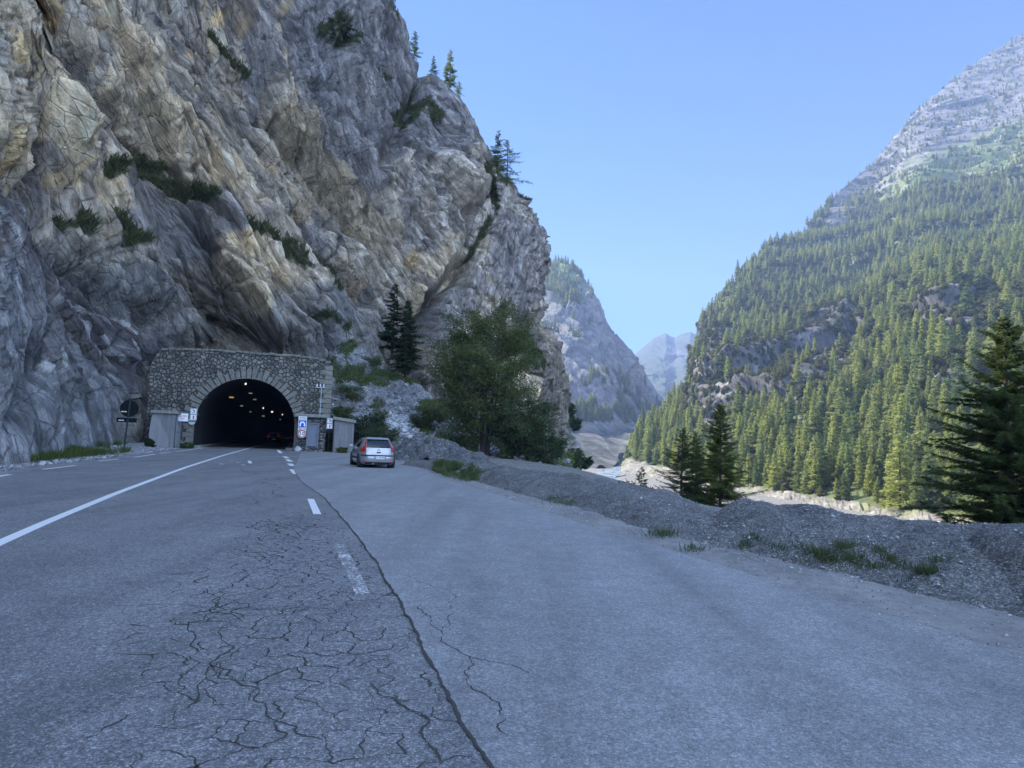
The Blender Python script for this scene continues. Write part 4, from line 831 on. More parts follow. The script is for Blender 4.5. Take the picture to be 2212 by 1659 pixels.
# dark earth mound behind the parked car
mcol = [colm((830, 998, 46), (830, 980, 48), (830, 968, 52), (830, 985, 56)), colm((870, 1000, 45), (870, 972, 47), (870, 950, 50), (870, 985, 56)), colm((930, 1002, 44), (930, 975, 46), (930, 944, 49), (930, 985, 56)),
        colm((985, 1004, 44), (985, 982, 46), (985, 960, 49), (985, 988, 56)), colm((1035, 1006, 44), (1035, 994, 46), (1035, 983, 49), (1035, 994, 54)), colm((1070, 1010, 44), (1070, 1006, 46), (1070, 1003, 49), (1070, 1006, 54))]
Eb = loft(mcol, [30, 40, 40, 40, 30], 70); En = grid_normals(Eb)
if En[35, 60, 2] < 0: En = -En
Eb = Eb + En * (0.30 * fbm(Eb[..., 0] / 1.3, Eb[..., 1] / 1.3, o=5) + 0.10 * facets(Eb[..., 0] * 2, Eb[..., 2] * 2, 77)[0])[..., None]
tag(mesh_np('earth_mound', Eb.reshape(-1, 3), grid_faces(*Eb.shape[:2]), gravel_mat('dark_earth', (0.095, 0.098, 0.105), (0.14, 0.14, 0.145), (0.08, 0.09, 0.05), 1.0, 8)), kind='structure')
# sunlit rock shoulder beyond the nose of the cliff
hcols = [colm((1170, 1030, 190), (1170, 990, 200), (1170, 900, 210), (1170, 850, 225)), colm((1200, 1030, 185), (1200, 985, 195), (1203, 900, 205), (1206, 855, 222)), colm((1218, 1030, 185), (1220, 985, 195), (1222, 930, 205), (1222, 893, 222)),
         colm((1232, 1030, 190), (1236, 995, 198), (1238, 970, 208), (1236, 945, 225)), colm((1244, 1030, 196), (1249, 1005, 203), (1251, 985, 212), (1249, 962, 230)), colm((1250, 1032, 215), (1253, 1010, 222), (1254, 995, 232), (1251, 968, 250))]
Hb = loft(hcols, [24, 30, 30, 26, 14], 140); Hn = grid_normals(Hb)
if Hn[70, 40, 1] > 0: Hn = -Hn
u1 = facets(Hb[..., 0] / 3, Hb[..., 2] / 5, 81, 0.9, 1.0); u2 = facets(Hb[..., 0] / .9, Hb[..., 2] / 1.6, 83, 0.9, 1.0)
Hb2 = Hb + Hn * (1.3 * u1[0] + 0.6 * u2[0] + 1.2 * fbm(Hb[..., 0] / 6, Hb[..., 2] / 6, o=4))[..., None]
hc = np.zeros(Hb.shape) + np.array((0.27, 0.25, 0.23)); hc *= (1 + .4 * (u1[1] - .5) + .4 * (u2[1] - .5))[..., None]; hc = mixc(hc, (0.05, 0.07, 0.03), sstep(0.1, 0.4, fbm(Hb[..., 0] / 4, Hb[..., 2] / 4, o=4)) * .8)
tag(mesh_np('cliff', Hb2.reshape(-1, 3), grid_faces(*Hb.shape[:2]), M_CLIFF, False, {'tint': hc.reshape(-1, 3)}), kind='structure')
# river: pale milky water with white riffles
rv = [G(q[0], q[1], -14.3) for q in [(1296, 1040), (1308, 1030), (1322, 1020), (1340, 1010), (1350, 1002), (1347, 997), (1336, 992), (1326, 987)]]
rp = resample([tuple(p[:2]) for p in rv], 6.0); v_, f_ = ribbon(rp, 13.0 + 4 * np.sin(np.arange(len(rp)) * .6), -14.25)
t = NT('river_water'); n = t.noise(t.coord(), 0.25, 8, 0.7); c = t.mix((0.07, 0.11, 0.13), (0.42, 0.46, 0.50), t.ramp(n, [(0.42, 0), (0.56, 1)])); M_RIVER = t.done(c, t.bump(n, 0.4, 0.4), 0.25)
tag(mesh_np('river', v_, f_, M_RIVER), kind='structure')
# ------------------------------------------------------------------ tunnel portal (local frame: x along the wall, y into the rock, z up)
PC = Vector((-22.5, 58.2, 0.0)); PU = Vector((0.955, 0.298, 0)).normalized(); PN = Vector((PU.y, -PU.x, 0))   # PN points to the road user
PORT_RZ = math.atan2(PU.y, PU.x)
def plocal(px, py, n=0.0):
    """survey photo point -> (u, z) on the wall plane moved n metres towards the camera"""
    d = ray(px, py); o = Vector((0, 0, EYE)); q = PC + PN * n
    t_ = (q - o).dot(PN) / d.dot(PN); p = o + d * t_; r_ = p - PC
    return r_.dot(PU), p.z
def masonry(name, sc=2.0, lo=(0.11, 0.11, 0.105), hi=(0.30, 0.29, 0.265), mortar=(0.07, 0.07, 0.07), squash=1.0):
    t = NT(name); v = t.map(t.coord(), (1, 1, squash)); wv = t.n('ShaderNodeTexNoise', Scale=1.3, Detail=3); t.l(v, wv.inputs['Vector'])
    vv = t.n('ShaderNodeVectorMath', _operation='MULTIPLY_ADD'); t.l(wv.outputs['Color'], vv.inputs[0]); vv.inputs[1].default_value = (0.35, 0.35, 0.35); t.l(v, vv.inputs[2])
    vo = t.voro(vv.outputs[0], sc); ve = t.voro(vv.outputs[0], sc, 'DISTANCE_TO_EDGE'); s = t.n('ShaderNodeSeparateColor'); t.l(vo.outputs['Color'], s.inputs[0])
    c = t.ramp(s.outputs[0], [(0.0, lo), (0.45, tuple((a + b) / 2 for a, b in zip(lo, hi))), (0.8, hi), (1.0, (0.20, 0.165, 0.135))])
    n = t.noise(v, 9, 7, 0.65); big = t.noise(v, 0.45, 4); c = t.mix(c, t.ramp(n, [(0.3, 0.7), (0.7, 1.25)]), 1.0, 'MULTIPLY'); c = t.mix(c, t.ramp(big, [(0.35, 0.62), (0.6, 1.1)]), 1.0, 'MULTIPLY')
    e = t.ramp(ve.outputs[0], [(0.02, 0.0), (0.07, 1.0)]); c = t.mix(mortar, c, e)
    h = t.math('ADD', t.math('MULTIPLY', t.ramp(ve.outputs[0], [(0.0, 0.0), (0.16, 1.0)]), 1.0), t.math('MULTIPLY', n, 0.35))
    return t.done(c, t.bump(h, 1.0, 0.14), 0.9)
M_MASON = masonry('rubble_masonry', 3.2, (0.105, 0.106, 0.100), (0.25, 0.243, 0.222), (0.07, 0.07, 0.067))
t = NT('dressed_stone'); v = t.coord(); n = t.noise(v, 7, 7, 0.65); n2 = t.noise(v, 0.8, 3); M_DRESSED = t.done(t.mix(t.ramp(n, [(0.3, (0.12, 0.119, 0.112)), (0.7, (0.27, 0.257, 0.23))]), t.ramp(n2, [(0.3, 0.7), (0.7, 1.15)]), 1.0, 'MULTIPLY'), t.bump(n, 0.8, 0.05), 0.9)
def concrete(name, col, stain=0.25):
    t = NT(name); v = t.coord(); n = t.noise(v, 3, 7, 0.6); st = t.noise(t.map(v, (5, 5, 0.35)), 1.0, 5, 0.6); c = t.mix(tuple(x * (1 - stain) for x in col), tuple(x * (1 + stain * .6) for x in col), n)
    c = t.mix(c, t.ramp(st, [(0.35, 1 - stain), (0.6, 1.05)]), 1.0, 'MULTIPLY'); return t.done(c, t.bump(n, 0.3, 0.02), 0.85)
M_CONC, M_CONC2 = concrete('shed_concrete', (0.20, 0.20, 0.215)), concrete('slab_concrete', (0.25, 0.25, 0.24))
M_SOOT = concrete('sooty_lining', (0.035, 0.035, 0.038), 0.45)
portal = empty('tunnel_portal', PC, PORT_RZ, 'rubble stone tunnel portal with a round arched mouth at the foot of the cliff', 'tunnel portal')
R_, SPR = 3.97, 2.02                                   # arch radius, springing height
Mloc = Matrix(((1, 0, 0, 0), (0, 0, -1, 0), (0, 1, 0, 0), (0, 0, 0, 1)))    # prism (x, y, d) -> (x, -d, y); thickness goes towards the road user
arch = [(R_ * math.cos(a), SPR + R_ * math.sin(a)) for a in np.linspace(0, math.pi, 41)]
uL, _ = plocal(334, 900); topL = [plocal(x, y) for x, y in [(338, 762), (350, 755), (460, 758), (560, 765), (640, 770), (690, 778), (700, 781)]]
uR = plocal(714, 850)[0]
outl = [(-R_ - 0.02, -0.3)] + [(uL - 0.6, -0.3), (uL - 0.6, 7.0)] + [(a, b) for a, b in topL] + [(uR, topL[-1][1] - 0.15), (uR, -0.3), (R_ + 0.02, -0.3)] + arch
# build the wall as strips so that no face is a huge concave polygon
def wall_top(u):
    xs = [p[0] for p in topL] + [uR]; zs = [p[1] for p in topL] + [topL[-1][1] - 0.15]
    return float(np.interp(u, [uL - 0.6] + xs, [6.6] + zs))
us = sorted(set([uL - 0.6, uR] + list(np.linspace(uL - 0.6, uR, 60)) + [a for a, b in arch])); wv_, wf_ = [], []
def low(u): return -0.3 if abs(u) >= R_ - 1e-6 else SPR + math.sqrt(max(R_ * R_ - u * u, 0))
wall = MB(); TH = 1.6
rj = random.Random(4)
tj = {u: wall_top(u) + rj.uniform(-0.05, 0.05) for u in us}
for a, b in zip(us[:-1], us[1:]):
    if abs(a) < R_ and abs(b) <= R_ + 1e-6 or abs(b) < R_: la, lb = low(a) if abs(a) < R_ else SPR, low(b) if abs(b) < R_ else SPR
    else: la = lb = -0.3
    ta, tb = tj[a], tj[b]
    vs = [(a, 0, la), (b, 0, lb), (b, 0, tb), (a, 0, ta), (a, TH, la), (b, TH, lb), (b, TH, tb), (a, TH, ta)]
    wall.add(vs, [(0, 1, 2, 3), (5, 4, 7, 6), (3, 2, 6, 7), (4, 5, 1, 0)] + ([(0, 3, 7, 4)] if a == us[0] else []) + ([(1, 5, 6, 2)] if b == us[-1] else []))
wall.build('masonry_wall', M_MASON, portal)
vs_ = MB(); nV = 31
for k in range(nV):
    a0, a1 = math.pi * k / nV + 0.010, math.pi * (k + 1) / nV - 0.010; L = (0.95 if k % 2 == 0 else 0.62) + rj.uniform(-.06, .06) + (0.25 if k == nV // 2 else 0); o_ = 0.09 + rj.uniform(-.02, .03)
    q = [(R_ * math.cos(a0), SPR + R_ * math.sin(a0)), ((R_ + L) * math.cos(a0), SPR + (R_ + L) * math.sin(a0)), ((R_ + L) * math.cos(a1), SPR + (R_ + L) * math.sin(a1)), (R_ * math.cos(a1), SPR + R_ * math.sin(a1))]
    vs_.add([(x, 0.05, z) for x, z in q] + [(x, -o_, z) for x, z in q], [(0, 1, 2, 3), (7, 6, 5, 4), (0, 4, 5, 1), (1, 5, 6, 2), (2, 6, 7, 3), (3, 7, 4, 0)])
z = 0.0; k = 0
while z < SPR - 0.05:
    h = min(0.42, SPR - z)
    for s in (-1, 1):
        L = 0.9 if k % 2 == 0 else 0.6; vs_.box((s * (R_ + L / 2), -0.02, z + h / 2), (L - 0.02, 0.16, h - 0.025))
    z += h; k += 1
vs_.build('arch_stones', M_DRESSED, portal, bevel=0.015)
cs = MB(); z = 0.0; k = 0
while z < wall_top(uR) - 0.3:
    h = 0.42; L = 1.05 if k % 2 == 0 else 0.65; cs.box((uR - L / 2 + 0.08, 0.28, z + h / 2), (L, 0.72 + rj.uniform(-.02, .02), h - 0.03)); z += h; k += 1
cs.build('corner_stones', M_DRESSED, portal, bevel=0.015)
cp = MB(); 
for i in range(26):
    a = uL + 0.1 + (uR - uL - 0.2) * i / 26; b = uL + 0.1 + (uR - uL - 0.2) * (i + 1) / 26 - 0.03; cp.box(((a + b) / 2, 0.55, wall_top((a + b) / 2) + 0.05 + rj.uniform(-.03, .05)), (b - a, 1.3 + rj.uniform(-.05, .05), 0.16 + rj.uniform(0, .06)))
cp.build('coping', M_DRESSED, portal, bevel=0.02)
# bore: curving slightly to the right, road and kerbs inside
def path(s): return Vector((0.003 * max(0.0, s - 95) ** 2, s, 0))
ring = [(R_ - 0.0, -0.3)] + arch + [(-R_, -0.3)]; bv, bf = [], []
ss = np.r_[0.15, np.linspace(1.5, 175, 50)]
for s in ss:
    p = path(s); bv += [(p.x + x, p.y, z_q) for x, z_q in ring]
nr_ = len(ring)
for i in range(len(ss) - 1):
    for k in range(nr_ - 1): bf.append((i * nr_ + k, i * nr_ + k + 1, (i + 1) * nr_ + k + 1, (i + 1) * nr_ + k))
bore = MB().add(bv, bf); bore.add([(path(174.5).x + x, 174.5, z) for x, z in [(-8, -1), (8, -1), (8, 8), (-8, 8)]], [(0, 1, 2, 3)])  # unseen end plate added to keep outside light out of the bore
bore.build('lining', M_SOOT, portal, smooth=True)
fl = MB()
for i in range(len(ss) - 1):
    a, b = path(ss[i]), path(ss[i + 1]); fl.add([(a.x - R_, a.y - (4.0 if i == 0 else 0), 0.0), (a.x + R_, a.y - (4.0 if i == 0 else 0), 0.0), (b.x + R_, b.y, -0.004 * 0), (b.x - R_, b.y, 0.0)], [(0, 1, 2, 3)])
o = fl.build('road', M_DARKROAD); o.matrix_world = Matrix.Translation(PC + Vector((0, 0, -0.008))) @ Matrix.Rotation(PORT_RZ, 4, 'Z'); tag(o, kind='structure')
kb = MB()
for s in (-1, 1):
    kb.box((s * (R_ - 0.32), 20, 0.06), (0.6, 40, 0.22))
kb.build('kerb', M_CONC2, portal)
# lamps hanging from the vault
def emis(name, col, st):
    t = NT(name); e = t.n('ShaderNodeEmission'); e.inputs[0].default_value = (*col, 1); e.inputs[1].default_value = st; t.l(e.outputs[0], t.out.inputs[0]); return t.mat
M_LW, M_LA, M_LD = emis('lamp_white', (1.0, 0.93, 0.75), 0.45), emis('lamp_amber', (1.0, 0.62, 0.2), 0.15), emis('lamp_dim', (0.9, 0.85, 0.7), 0.09)
M_HOUS = plain('lamp_housing', (0.10, 0.10, 0.10), 0.5)
for (px, py, Yq, M_, w, h, lb) in [
    (530.7, 828.4, 63, M_LW, 0.13, 0.24, 'brightest round lamp high under the crown of the tunnel mouth'), (499.9, 858.4, 70, M_LA, 0.42, 0.12, 'amber strip lamp on the left of the tunnel vault'),
    (541.2, 849.5, 72, M_LD, 0.35, 0.08, 'unlit strip lamp just below the brightest tunnel lamp'), (550.5, 863, 84, M_LD, 0.35, 0.08, 'faint strip lamp in the middle of the dark vault'),
    (521.3, 876.8, 88, M_LD, 0.42, 0.09, 'pale strip lamp right of the amber tunnel lamp'), (540, 889.7, 108, M_LD, 0.42, 0.08, 'small faint lamp below the pale strip lamp in the tunnel'),
    (568.7, 881.6, 112, M_LW, 0.17, 0.22, 'small white round lamp right of the tunnel centre'), (587.7, 889.6, 128, M_LW, 0.33, 0.22, 'bright oval lamp in the right half of the tunnel'),
    (610, 895.6, 150, M_LW, 0.2, 0.2, 'tiny white lamp nearest the right edge of the tunnel mouth'), (568.7, 898.7, 130, M_LD, 0.5, 0.12, 'dim strip lamp right below the small white round lamp'), (605.4, 906.2, 160, M_LD, 0.22, 0.14, 'faintest lamp low on the right inside the tunnel')]:
    p = P(px, py, Yq); r_ = p - PC; s_l = -r_.dot(PN); u_l = r_.dot(PU) - path(max(s_l, 0)).x
    ztop = SPR + math.sqrt(max(R_ ** 2 - min(abs(u_l), R_ - .05) ** 2, 0.01))
    L = empty('tunnel_lamp', p, PORT_RZ, lb, 'lamp', 'lamps hanging in the tunnel')
    MB().box((0, 0, 0), (w, 0.12, h)).build('lamp_glass', M_, L, bevel=min(w, h) * 0.3)
    hb = MB().box((0, 0.13, 0.02), (w + 0.08, 0.12, h + 0.06))
    if ztop - p.z > 0.1: hb.tube([(0, 0.13, 0.05), (0, 0.13, ztop - p.z)], 0.015, 5)
    hb.build('housing', M_HOUS, L)
M_STUD = emis('stud_red', (1, 0.25, 0.12), 0.07)
for k in range(4):
    ob = MB().box((0, 0, 0), (0.06, 0.05, 0.06)).build('marker_light', M_STUD); p = P(621.7 + (k - 1.5) * 2.8, 947.2, 92); ob.location = p; ob.rotation_euler[2] = PORT_RZ
    tag(ob, 'one of four tiny red lights in a row at the right edge of the tunnel', 'marker light', 'tiny red lights in the tunnel')

# ------------------------------------------------------------------ sheds either side
def pframe(o): o.location = PC; o.rotation_euler = (0, 0, PORT_RZ)
def pw(u, n, z=0.0): return PC + PU * u + PN * n + Vector((0, 0, z))
sl0, _ = plocal(327, 930, 3.4); sl1, _ = plocal(377, 930, 3.4); shl = plocal(350, 893, 3.4)[1]
w_ = sl1 - sl0
M_BARS = plain('gate_metal', (0.42, 0.44, 0.48), 0.45, 0.6); M_DARK = plain('painted_gate_shade', (0.015, 0.015, 0.018), 0.9)
sh = empty('concrete_shed', pw((sl0 + sl1) / 2, 1.7), PORT_RZ, 'small plastered concrete shed with a barred gate left of the tunnel mouth', 'shed')
MB().box((0, 0, shl / 2 - 0.1), (w_, 3.4, shl + 0.2)).build('wall', M_CONC, sh, bevel=0.02)
MB().box((0.04, 0, shl + 0.12), (w_ + 0.34, 3.75, 0.24)).build('roof_slab', M_CONC2, sh, bevel=0.02)
gm = MB(); hx = w_ / 2 + 0.03
gm2 = MB().box((w_ / 2 + 0.004, -0.15, 1.25), (0.02, 1.9, 2.4)).build('gate_shade_panel', M_DARK, sh)  # flat near-black sheet painted as the shade behind the bars, no real depth
gt = MB()
for yq in (-1.05, -0.62, -0.2, 0.25, 0.72): gt.box((hx, yq, 1.25), (0.04, 0.05, 2.4))
for zq in (0.08, 1.3, 2.42): gt.box((hx, -0.15, zq), (0.05, 1.85, 0.05))
gt.build('gate', M_BARS, sh)
tp = MB(); pts = [(-0.85, 2.45), (-0.55, 2.48), (-0.35, 2.2), (-0.1, 1.7), (0.25, 1.1), (0.42, 0.5), (0.40, 0.05), (-0.95, 0.05), (-0.95, 1.4)]
tp.prism(pts, Matrix.Translation((0, -1.7, 0)) @ Mloc, 0.012); tp.build('lighter_render_patch', concrete('render_patch', (0.245, 0.245, 0.265), 0.12), sh)
# right: stone hut with a steel door
ru0, _ = plocal(640, 930, 1.6); ru1, _ = plocal(704, 930, 1.6); rh = plocal(665, 901, 1.6)[1]; dz1 = plocal(675, 913, 1.6)[1]; dz0 = plocal(675, 966, 1.6)[1]; du0 = plocal(663, 930, 1.6)[0]; du1 = plocal(689, 930, 1.6)[0]
hut = empty('stone_hut', pw((ru0 + ru1) / 2, 0.8), PORT_RZ, 'low hut of stacked flat stones with a grey steel door right of the tunnel mouth', 'hut')
wm = (ru0 + ru1) / 2; M_FLAT = masonry('flat_stone_wall', 2.6, (0.07, 0.07, 0.072), (0.30, 0.30, 0.30), (0.03, 0.03, 0.03), 3.0)
hb = MB(); W_ = ru1 - ru0
hb.box(((ru0 + du0) / 2 - wm, 0.07, rh / 2 - 0.1), (du0 - ru0, 1.46, rh + 0.2)); hb.box(((ru1 + du1) / 2 - wm, 0.07, rh / 2 - 0.1), (ru1 - du1, 1.46, rh + 0.2)); hb.box(((du0 + du1) / 2 - wm, 0.07, (rh + dz1) / 2), (du1 - du0, 1.46, rh - dz1)); hb.box(((du0 + du1) / 2 - wm, 0.07, dz0 / 2 - 0.05), (du1 - du0, 1.46, dz0 + 0.1))
hb.build('wall', M_FLAT, hut)
MB().box((0.0, -0.02, rh + 0.13), (W_ + 0.35, 1.9, 0.26)).build('roof_slab', M_CONC2, hut, bevel=0.02)
M_DOOR = plain('door_paint', (0.15, 0.165, 0.225), 0.55, 0.0, 0.06, 3)
dr = MB().box(((du0 + du1) / 2 - wm, -0.50, (dz0 + dz1) / 2), (du1 - du0 - 0.16, 0.06, dz1 - dz0 - 0.1)).build('door', M_DOOR, hut, bevel=0.01)
fr = MB(); cx_ = (du0 + du1) / 2 - wm; ww_ = du1 - du0; hh_ = dz1 - dz0
for q in ((cx_ - ww_ / 2 + 0.05, (dz0 + dz1) / 2, 0.1, hh_), (cx_ + ww_ / 2 - 0.05, (dz0 + dz1) / 2, 0.1, hh_), (cx_, dz1 - 0.05, ww_ - 0.2, 0.1)): fr.box((q[0], -0.58, q[1]), (q[2], 0.14, q[3]))
fr.build('frame', M_DOOR, hut); MB().box((cx_ + ww_ / 2 - 0.22, -0.56, (dz0 + dz1) / 2), (0.05, 0.08, 0.14)).build('handle', M_HOUS, dr)
bs = MB().box((0, 0, 0.22), (0.42, 0.35, 0.42)); rb = bs.build('boulder', plain('white_stone', (0.45, 0.47, 0.52), 0.9, var=0.3, scale=4)); rb.location = pw(ru0 + 0.15, 2.0); rb.rotation_euler = (0.3, 0.4, 0.5)
bm = bmesh.new(); bm.from_mesh(rb.data); bmesh.ops.subdivide_edges(bm, edges=bm.edges, cuts=3, use_grid_fill=True)
for vtx in bm.verts: vtx.co = (vtx.co - Vector((0, 0, .22))).normalized() * (0.27 + 0.09 * math.sin(vtx.co.x * 19) * math.cos(vtx.co.y * 17 + vtx.co.z * 9)) + Vector((0, 0, .17))
bm.to_mesh(rb.data); bm.free(); tag(rb, 'pale boulder at the foot of the stone hut corner beside the tunnel', 'boulder')
# concrete box further right with a sloping roof
bu0, _ = plocal(721, 940, 2.4); bu1, _ = plocal(764, 940, 2.4); bz0 = plocal(721, 906, 2.4)[1]; bz1 = plocal(764, 914, 2.4)[1]
bx_ = empty('concrete_box', pw((bu0 + bu1) / 2, 1.0), PORT_RZ, 'windowless grey concrete block with a slightly sloping roof behind the parked car', 'concrete block')
hw = (bu1 - bu0) / 2; z0_, z1_ = bz0, bz1
MB().add([(-hw, -1.4, -.2), (hw, -1.4, -.2), (hw, 1.4, -.2), (-hw, 1.4, -.2), (-hw, -1.4, z0_), (hw, -1.4, z1_), (hw, 1.4, z1_), (-hw, 1.4, z0_)], [(3, 2, 1, 0), (4, 5, 6, 7), (0, 1, 5, 4), (1, 2, 6, 5), (2, 3, 7, 6), (3, 0, 4, 7)]).build('wall', M_CONC, bx_, bevel=0.02)
e_ = 0.12; MB().add([(-hw - e_, -1.6, z0_ + .004), (hw + e_, -1.6, z1_ + .004), (hw + e_, 1.6, z1_ + .004), (-hw - e_, 1.6, z0_ + .004), (-hw - e_, -1.6, z0_ + .26), (hw + e_, -1.6, z1_ + .26), (hw + e_, 1.6, z1_ + .26), (-hw - e_, 1.6, z0_ + .26)], [(3, 2, 1, 0), (4, 5, 6, 7), (0, 1, 5, 4), (1, 2, 6, 5), (2, 3, 7, 6), (3, 0, 4, 7)]).build('roof_slab', M_CONC2, bx_)
# conduit with three small fixtures on the wall
pu = plocal(693, 860)[0]; pz0 = rh + 0.26; pz1 = plocal(693, 838)[1]
cd = MB().tube([(0, 0, pz0), (0, 0, pz1)], 0.035, 6)
for k in (-1, 0, 1): cd.box((k * 0.28 - 0.1, -0.03, pz1 + 0.18), (0.10, 0.16, 0.30))
cd.box((-0.1, 0, pz1 + 0.02), (0.8, 0.05, 0.05)); o = cd.build('conduit', plain('galvanised', (0.50, 0.53, 0.58), 0.45, 0.4)); o.location = pw(pu, 0.12); o.rotation_euler[2] = PORT_RZ
tag(o, 'thin pale conduit with three small fixtures on the masonry above the stone hut', 'conduit')

# ------------------------------------------------------------------ signs
M_WHITE, M_BLUE, M_RED, M_BLACK, M_NAVY = plain('sign_white', (0.80, 0.82, 0.86), 0.4, var=0.04), plain('sign_blue', (0.02, 0.07, 0.42), 0.4, var=0.05), plain('sign_red', (0.45, 0.035, 0.05), 0.4, var=0.08), plain('sign_black', (0.012, 0.012, 0.014), 0.5, var=0.1), plain('sign_navy', (0.02, 0.035, 0.08), 0.45, var=0.1)
M_BACK = plain('sign_back', (0.004, 0.009, 0.011), 0.8, spec=0.15); M_POST = plain('post_metal', (0.02, 0.022, 0.026), 0.6); M_ORANGE = plain('extinguisher_red', (0.50, 0.06, 0.04), 0.5); M_PALEGREY = plain('pale_grey', (0.42, 0.46, 0.52), 0.6)
def text_mesh(name, s, size, mat, parent, loc, rot=(math.pi / 2, 0, 0), ext=0.004, bold=0.0, sx=1.0, align='CENTER'):
    cu = bpy.data.curves.new(name, 'FONT'); cu.body = s; cu.size = size; cu.align_x = align; cu.align_y = 'CENTER'; cu.extrude = ext; cu.offset = bold
    ob = bpy.data.objects.new(name + '_tmp', cu); COL.objects.link(ob); dg = bpy.context.evaluated_depsgraph_get(); me = bpy.data.meshes.new_from_object(ob.evaluated_get(dg)); me.name = name
    bpy.data.objects.remove(ob); bpy.data.curves.remove(cu); me.materials.clear(); me.materials.append(mat); o = bpy.data.objects.new(name, me); COL.objects.link(o)
    o.parent = parent; o.location = loc; o.rotation_euler = rot; o.scale = (sx, 1, 1); return o
def disc(mb, r, y0, y1, c=(0, 0), n=40):
    return mb.prism([(c[0] + r * math.cos(2 * math.pi * k / n), c[1] + r * math.sin(2 * math.pi * k / n)) for k in range(n)], Matrix.Translation((0, y0, 0)) @ Mloc, y0 - y1)
def plate(mb, x, z, w, h, y0=0.0, d=0.02): return mb.box((x, y0 - d / 2, z), (w, d, h))
# seen from behind on the left verge
b0 = P(267, 971, 40.0); b0.z = 0.12; ang = math.atan2(-b0.x, b0.y) * 0 + math.radians(18)
sg_ = empty('road_sign', b0, ang, 'round road sign with a narrow plate below, its dark back turned, on the left verge', 'road sign')
zc = 1.58 + (920.5 - 883) / FPX * 40 - 0.12; zp = 1.58 + (920.5 - 908) / FPX * 40 - 0.12; lean = 0.035
MB().tube([(0, 0.04, -0.3), (lean * 3.3, 0.04, zc + 0.5)], 0.05, 8).build('post', M_POST, sg_)
disc(MB(), 0.50, 0.10, 0.075, (lean * zc + 0.02, zc)).build('round_plate', M_BACK, sg_); MB().box((lean * zp - 0.05, 0.09, zp), (1.05, 0.03, 0.26)).build('lower_plate', M_BACK, sg_, bevel=0.01)
for nm, x, zz in (('sticker', -0.28, zc - 0.19), ('sticker', -0.38, zp - 0.02)):
    st = MB()
    for k, q in enumerate((0.0, 0.055, 0.11, 0.18, 0.235)): st.box((x + q, 0.063 if zz > zp + .1 else 0.072, zz), (0.04, 0.006, 0.055))
    st.build('sticker', M_WHITE, sg_)
# telephone + extinguisher panels
def phone_sign(px, py0, py1, n, label, Wd=0.0):
    u, zt = plocal(px, py0, n); _, zb = plocal(px, py1, n); h = zt - zb; w = h * 0.53
    e = empty('emergency_sign', pw(u, n, (zt + zb) / 2), PORT_RZ, label, 'emergency sign', 'emergency telephone and extinguisher signs')
    plate(MB(), 0, 0, w, h).build('panel', M_WHITE, e, bevel=0.006)
    for zz, nm in ((h * 0.245, 'telephone'), (-h * 0.245, 'ext')):
        fr = MB(); q = w * 0.42; th = w * 0.05
        for s in (-1, 1): fr.box((s * q, -0.024, zz), (th, 0.008, 2 * q + th)); fr.box((0, -0.024, zz + s * q), (2 * q - th, 0.008, th))
        fr.build('blue_frame', M_NAVY, e)
    g = MB(); a = [(w * 0.27 * math.cos(t_) - w * 0.12, w * 0.30 * math.sin(t_) + h * 0.20) for t_ in np.linspace(1.75, -0.25, 9)]
    for i in range(8): g.tube([(a[i][0], -0.03, a[i][1]), (a[i + 1][0], -0.03, a[i + 1][1])], w * (0.055 if 1 < i < 6 else 0.075), 6)
    g.build('handset_symbol', M_BLACK, e)
    g = MB(); 
    g.box((-w * 0.08, -0.026, h * 0.13), (w * 0.3, 0.006, w * 0.06))
    g.build('keypad_symbol', M_BLACK, e)
    g = MB(); g.box((w * 0.03, -0.028, -h * 0.26), (w * 0.2, 0.012, h * 0.26)); g.box((w * 0.03, -0.028, -h * 0.115), (w * 0.11, 0.012, h * 0.03)); g.tube([(w * .03, -.03, -h * .12), (-w * .08, -.03, -h * .14), (-w * .1, -.03, -h * .2)], w * .02, 5); g.build('extinguisher_symbol', M_ORANGE, e)
    return e
e1 = phone_sign(419, 882, 908, 0.35, 'white emergency telephone and extinguisher panel hanging at the left edge of the tunnel mouth')
e2 = phone_sign(713, 903, 926.5, 2.0, 'white emergency telephone and extinguisher panel between the stone hut and the concrete block')
MB().tube([(0, 0.03, -2.4), (0, 0.03, 0.3)], 0.03, 6).build('post', M_POST, e2)
MB().box((0.25, 0.14, 0), (0.5, 0.05, 0.05)).build('bracket', M_POST, e1)
u, zq = plocal(414.5, 909.5 + 0.5, 0.3); rs_ = empty('round_sign', pw(u, 0.3, zq), PORT_RZ, 'small pale round disc with a dark bar under the left emergency panel', 'round sign')
disc(MB(), 0.28, 0.0, -0.02).build('disc', M_PALEGREY, rs_); MB().box((0, -0.026, 0), (0.52, 0.008, 0.075)).build('bar', M_NAVY, rs_); MB().box((0.1, 0.14, 0), (0.3, 0.25, 0.04)).build('bracket', M_POST, rs_)
# notice on the gate of the left shed
u, zq = plocal(384, 901, 2.2); nt = empty('notice_board', pw(sl1 + 0.35, 2.3, zq), PORT_RZ, 'small white notice with red and black lettering above the barred gate', 'notice')
plate(MB(), 0, 0, 0.78, 0.62).build('board', M_WHITE, nt); text_mesh('lettering', 'GLISSE', 0.20, M_RED, nt, (0, -0.024, 0.10)); text_mesh('lettering', 'SUP', 0.16, M_BLACK, nt, (0, -0.024, -0.10)); MB().box((-0.36, 0.02, 0), (0.2, 0.04, 0.3)).build('bracket', M_POST, nt)
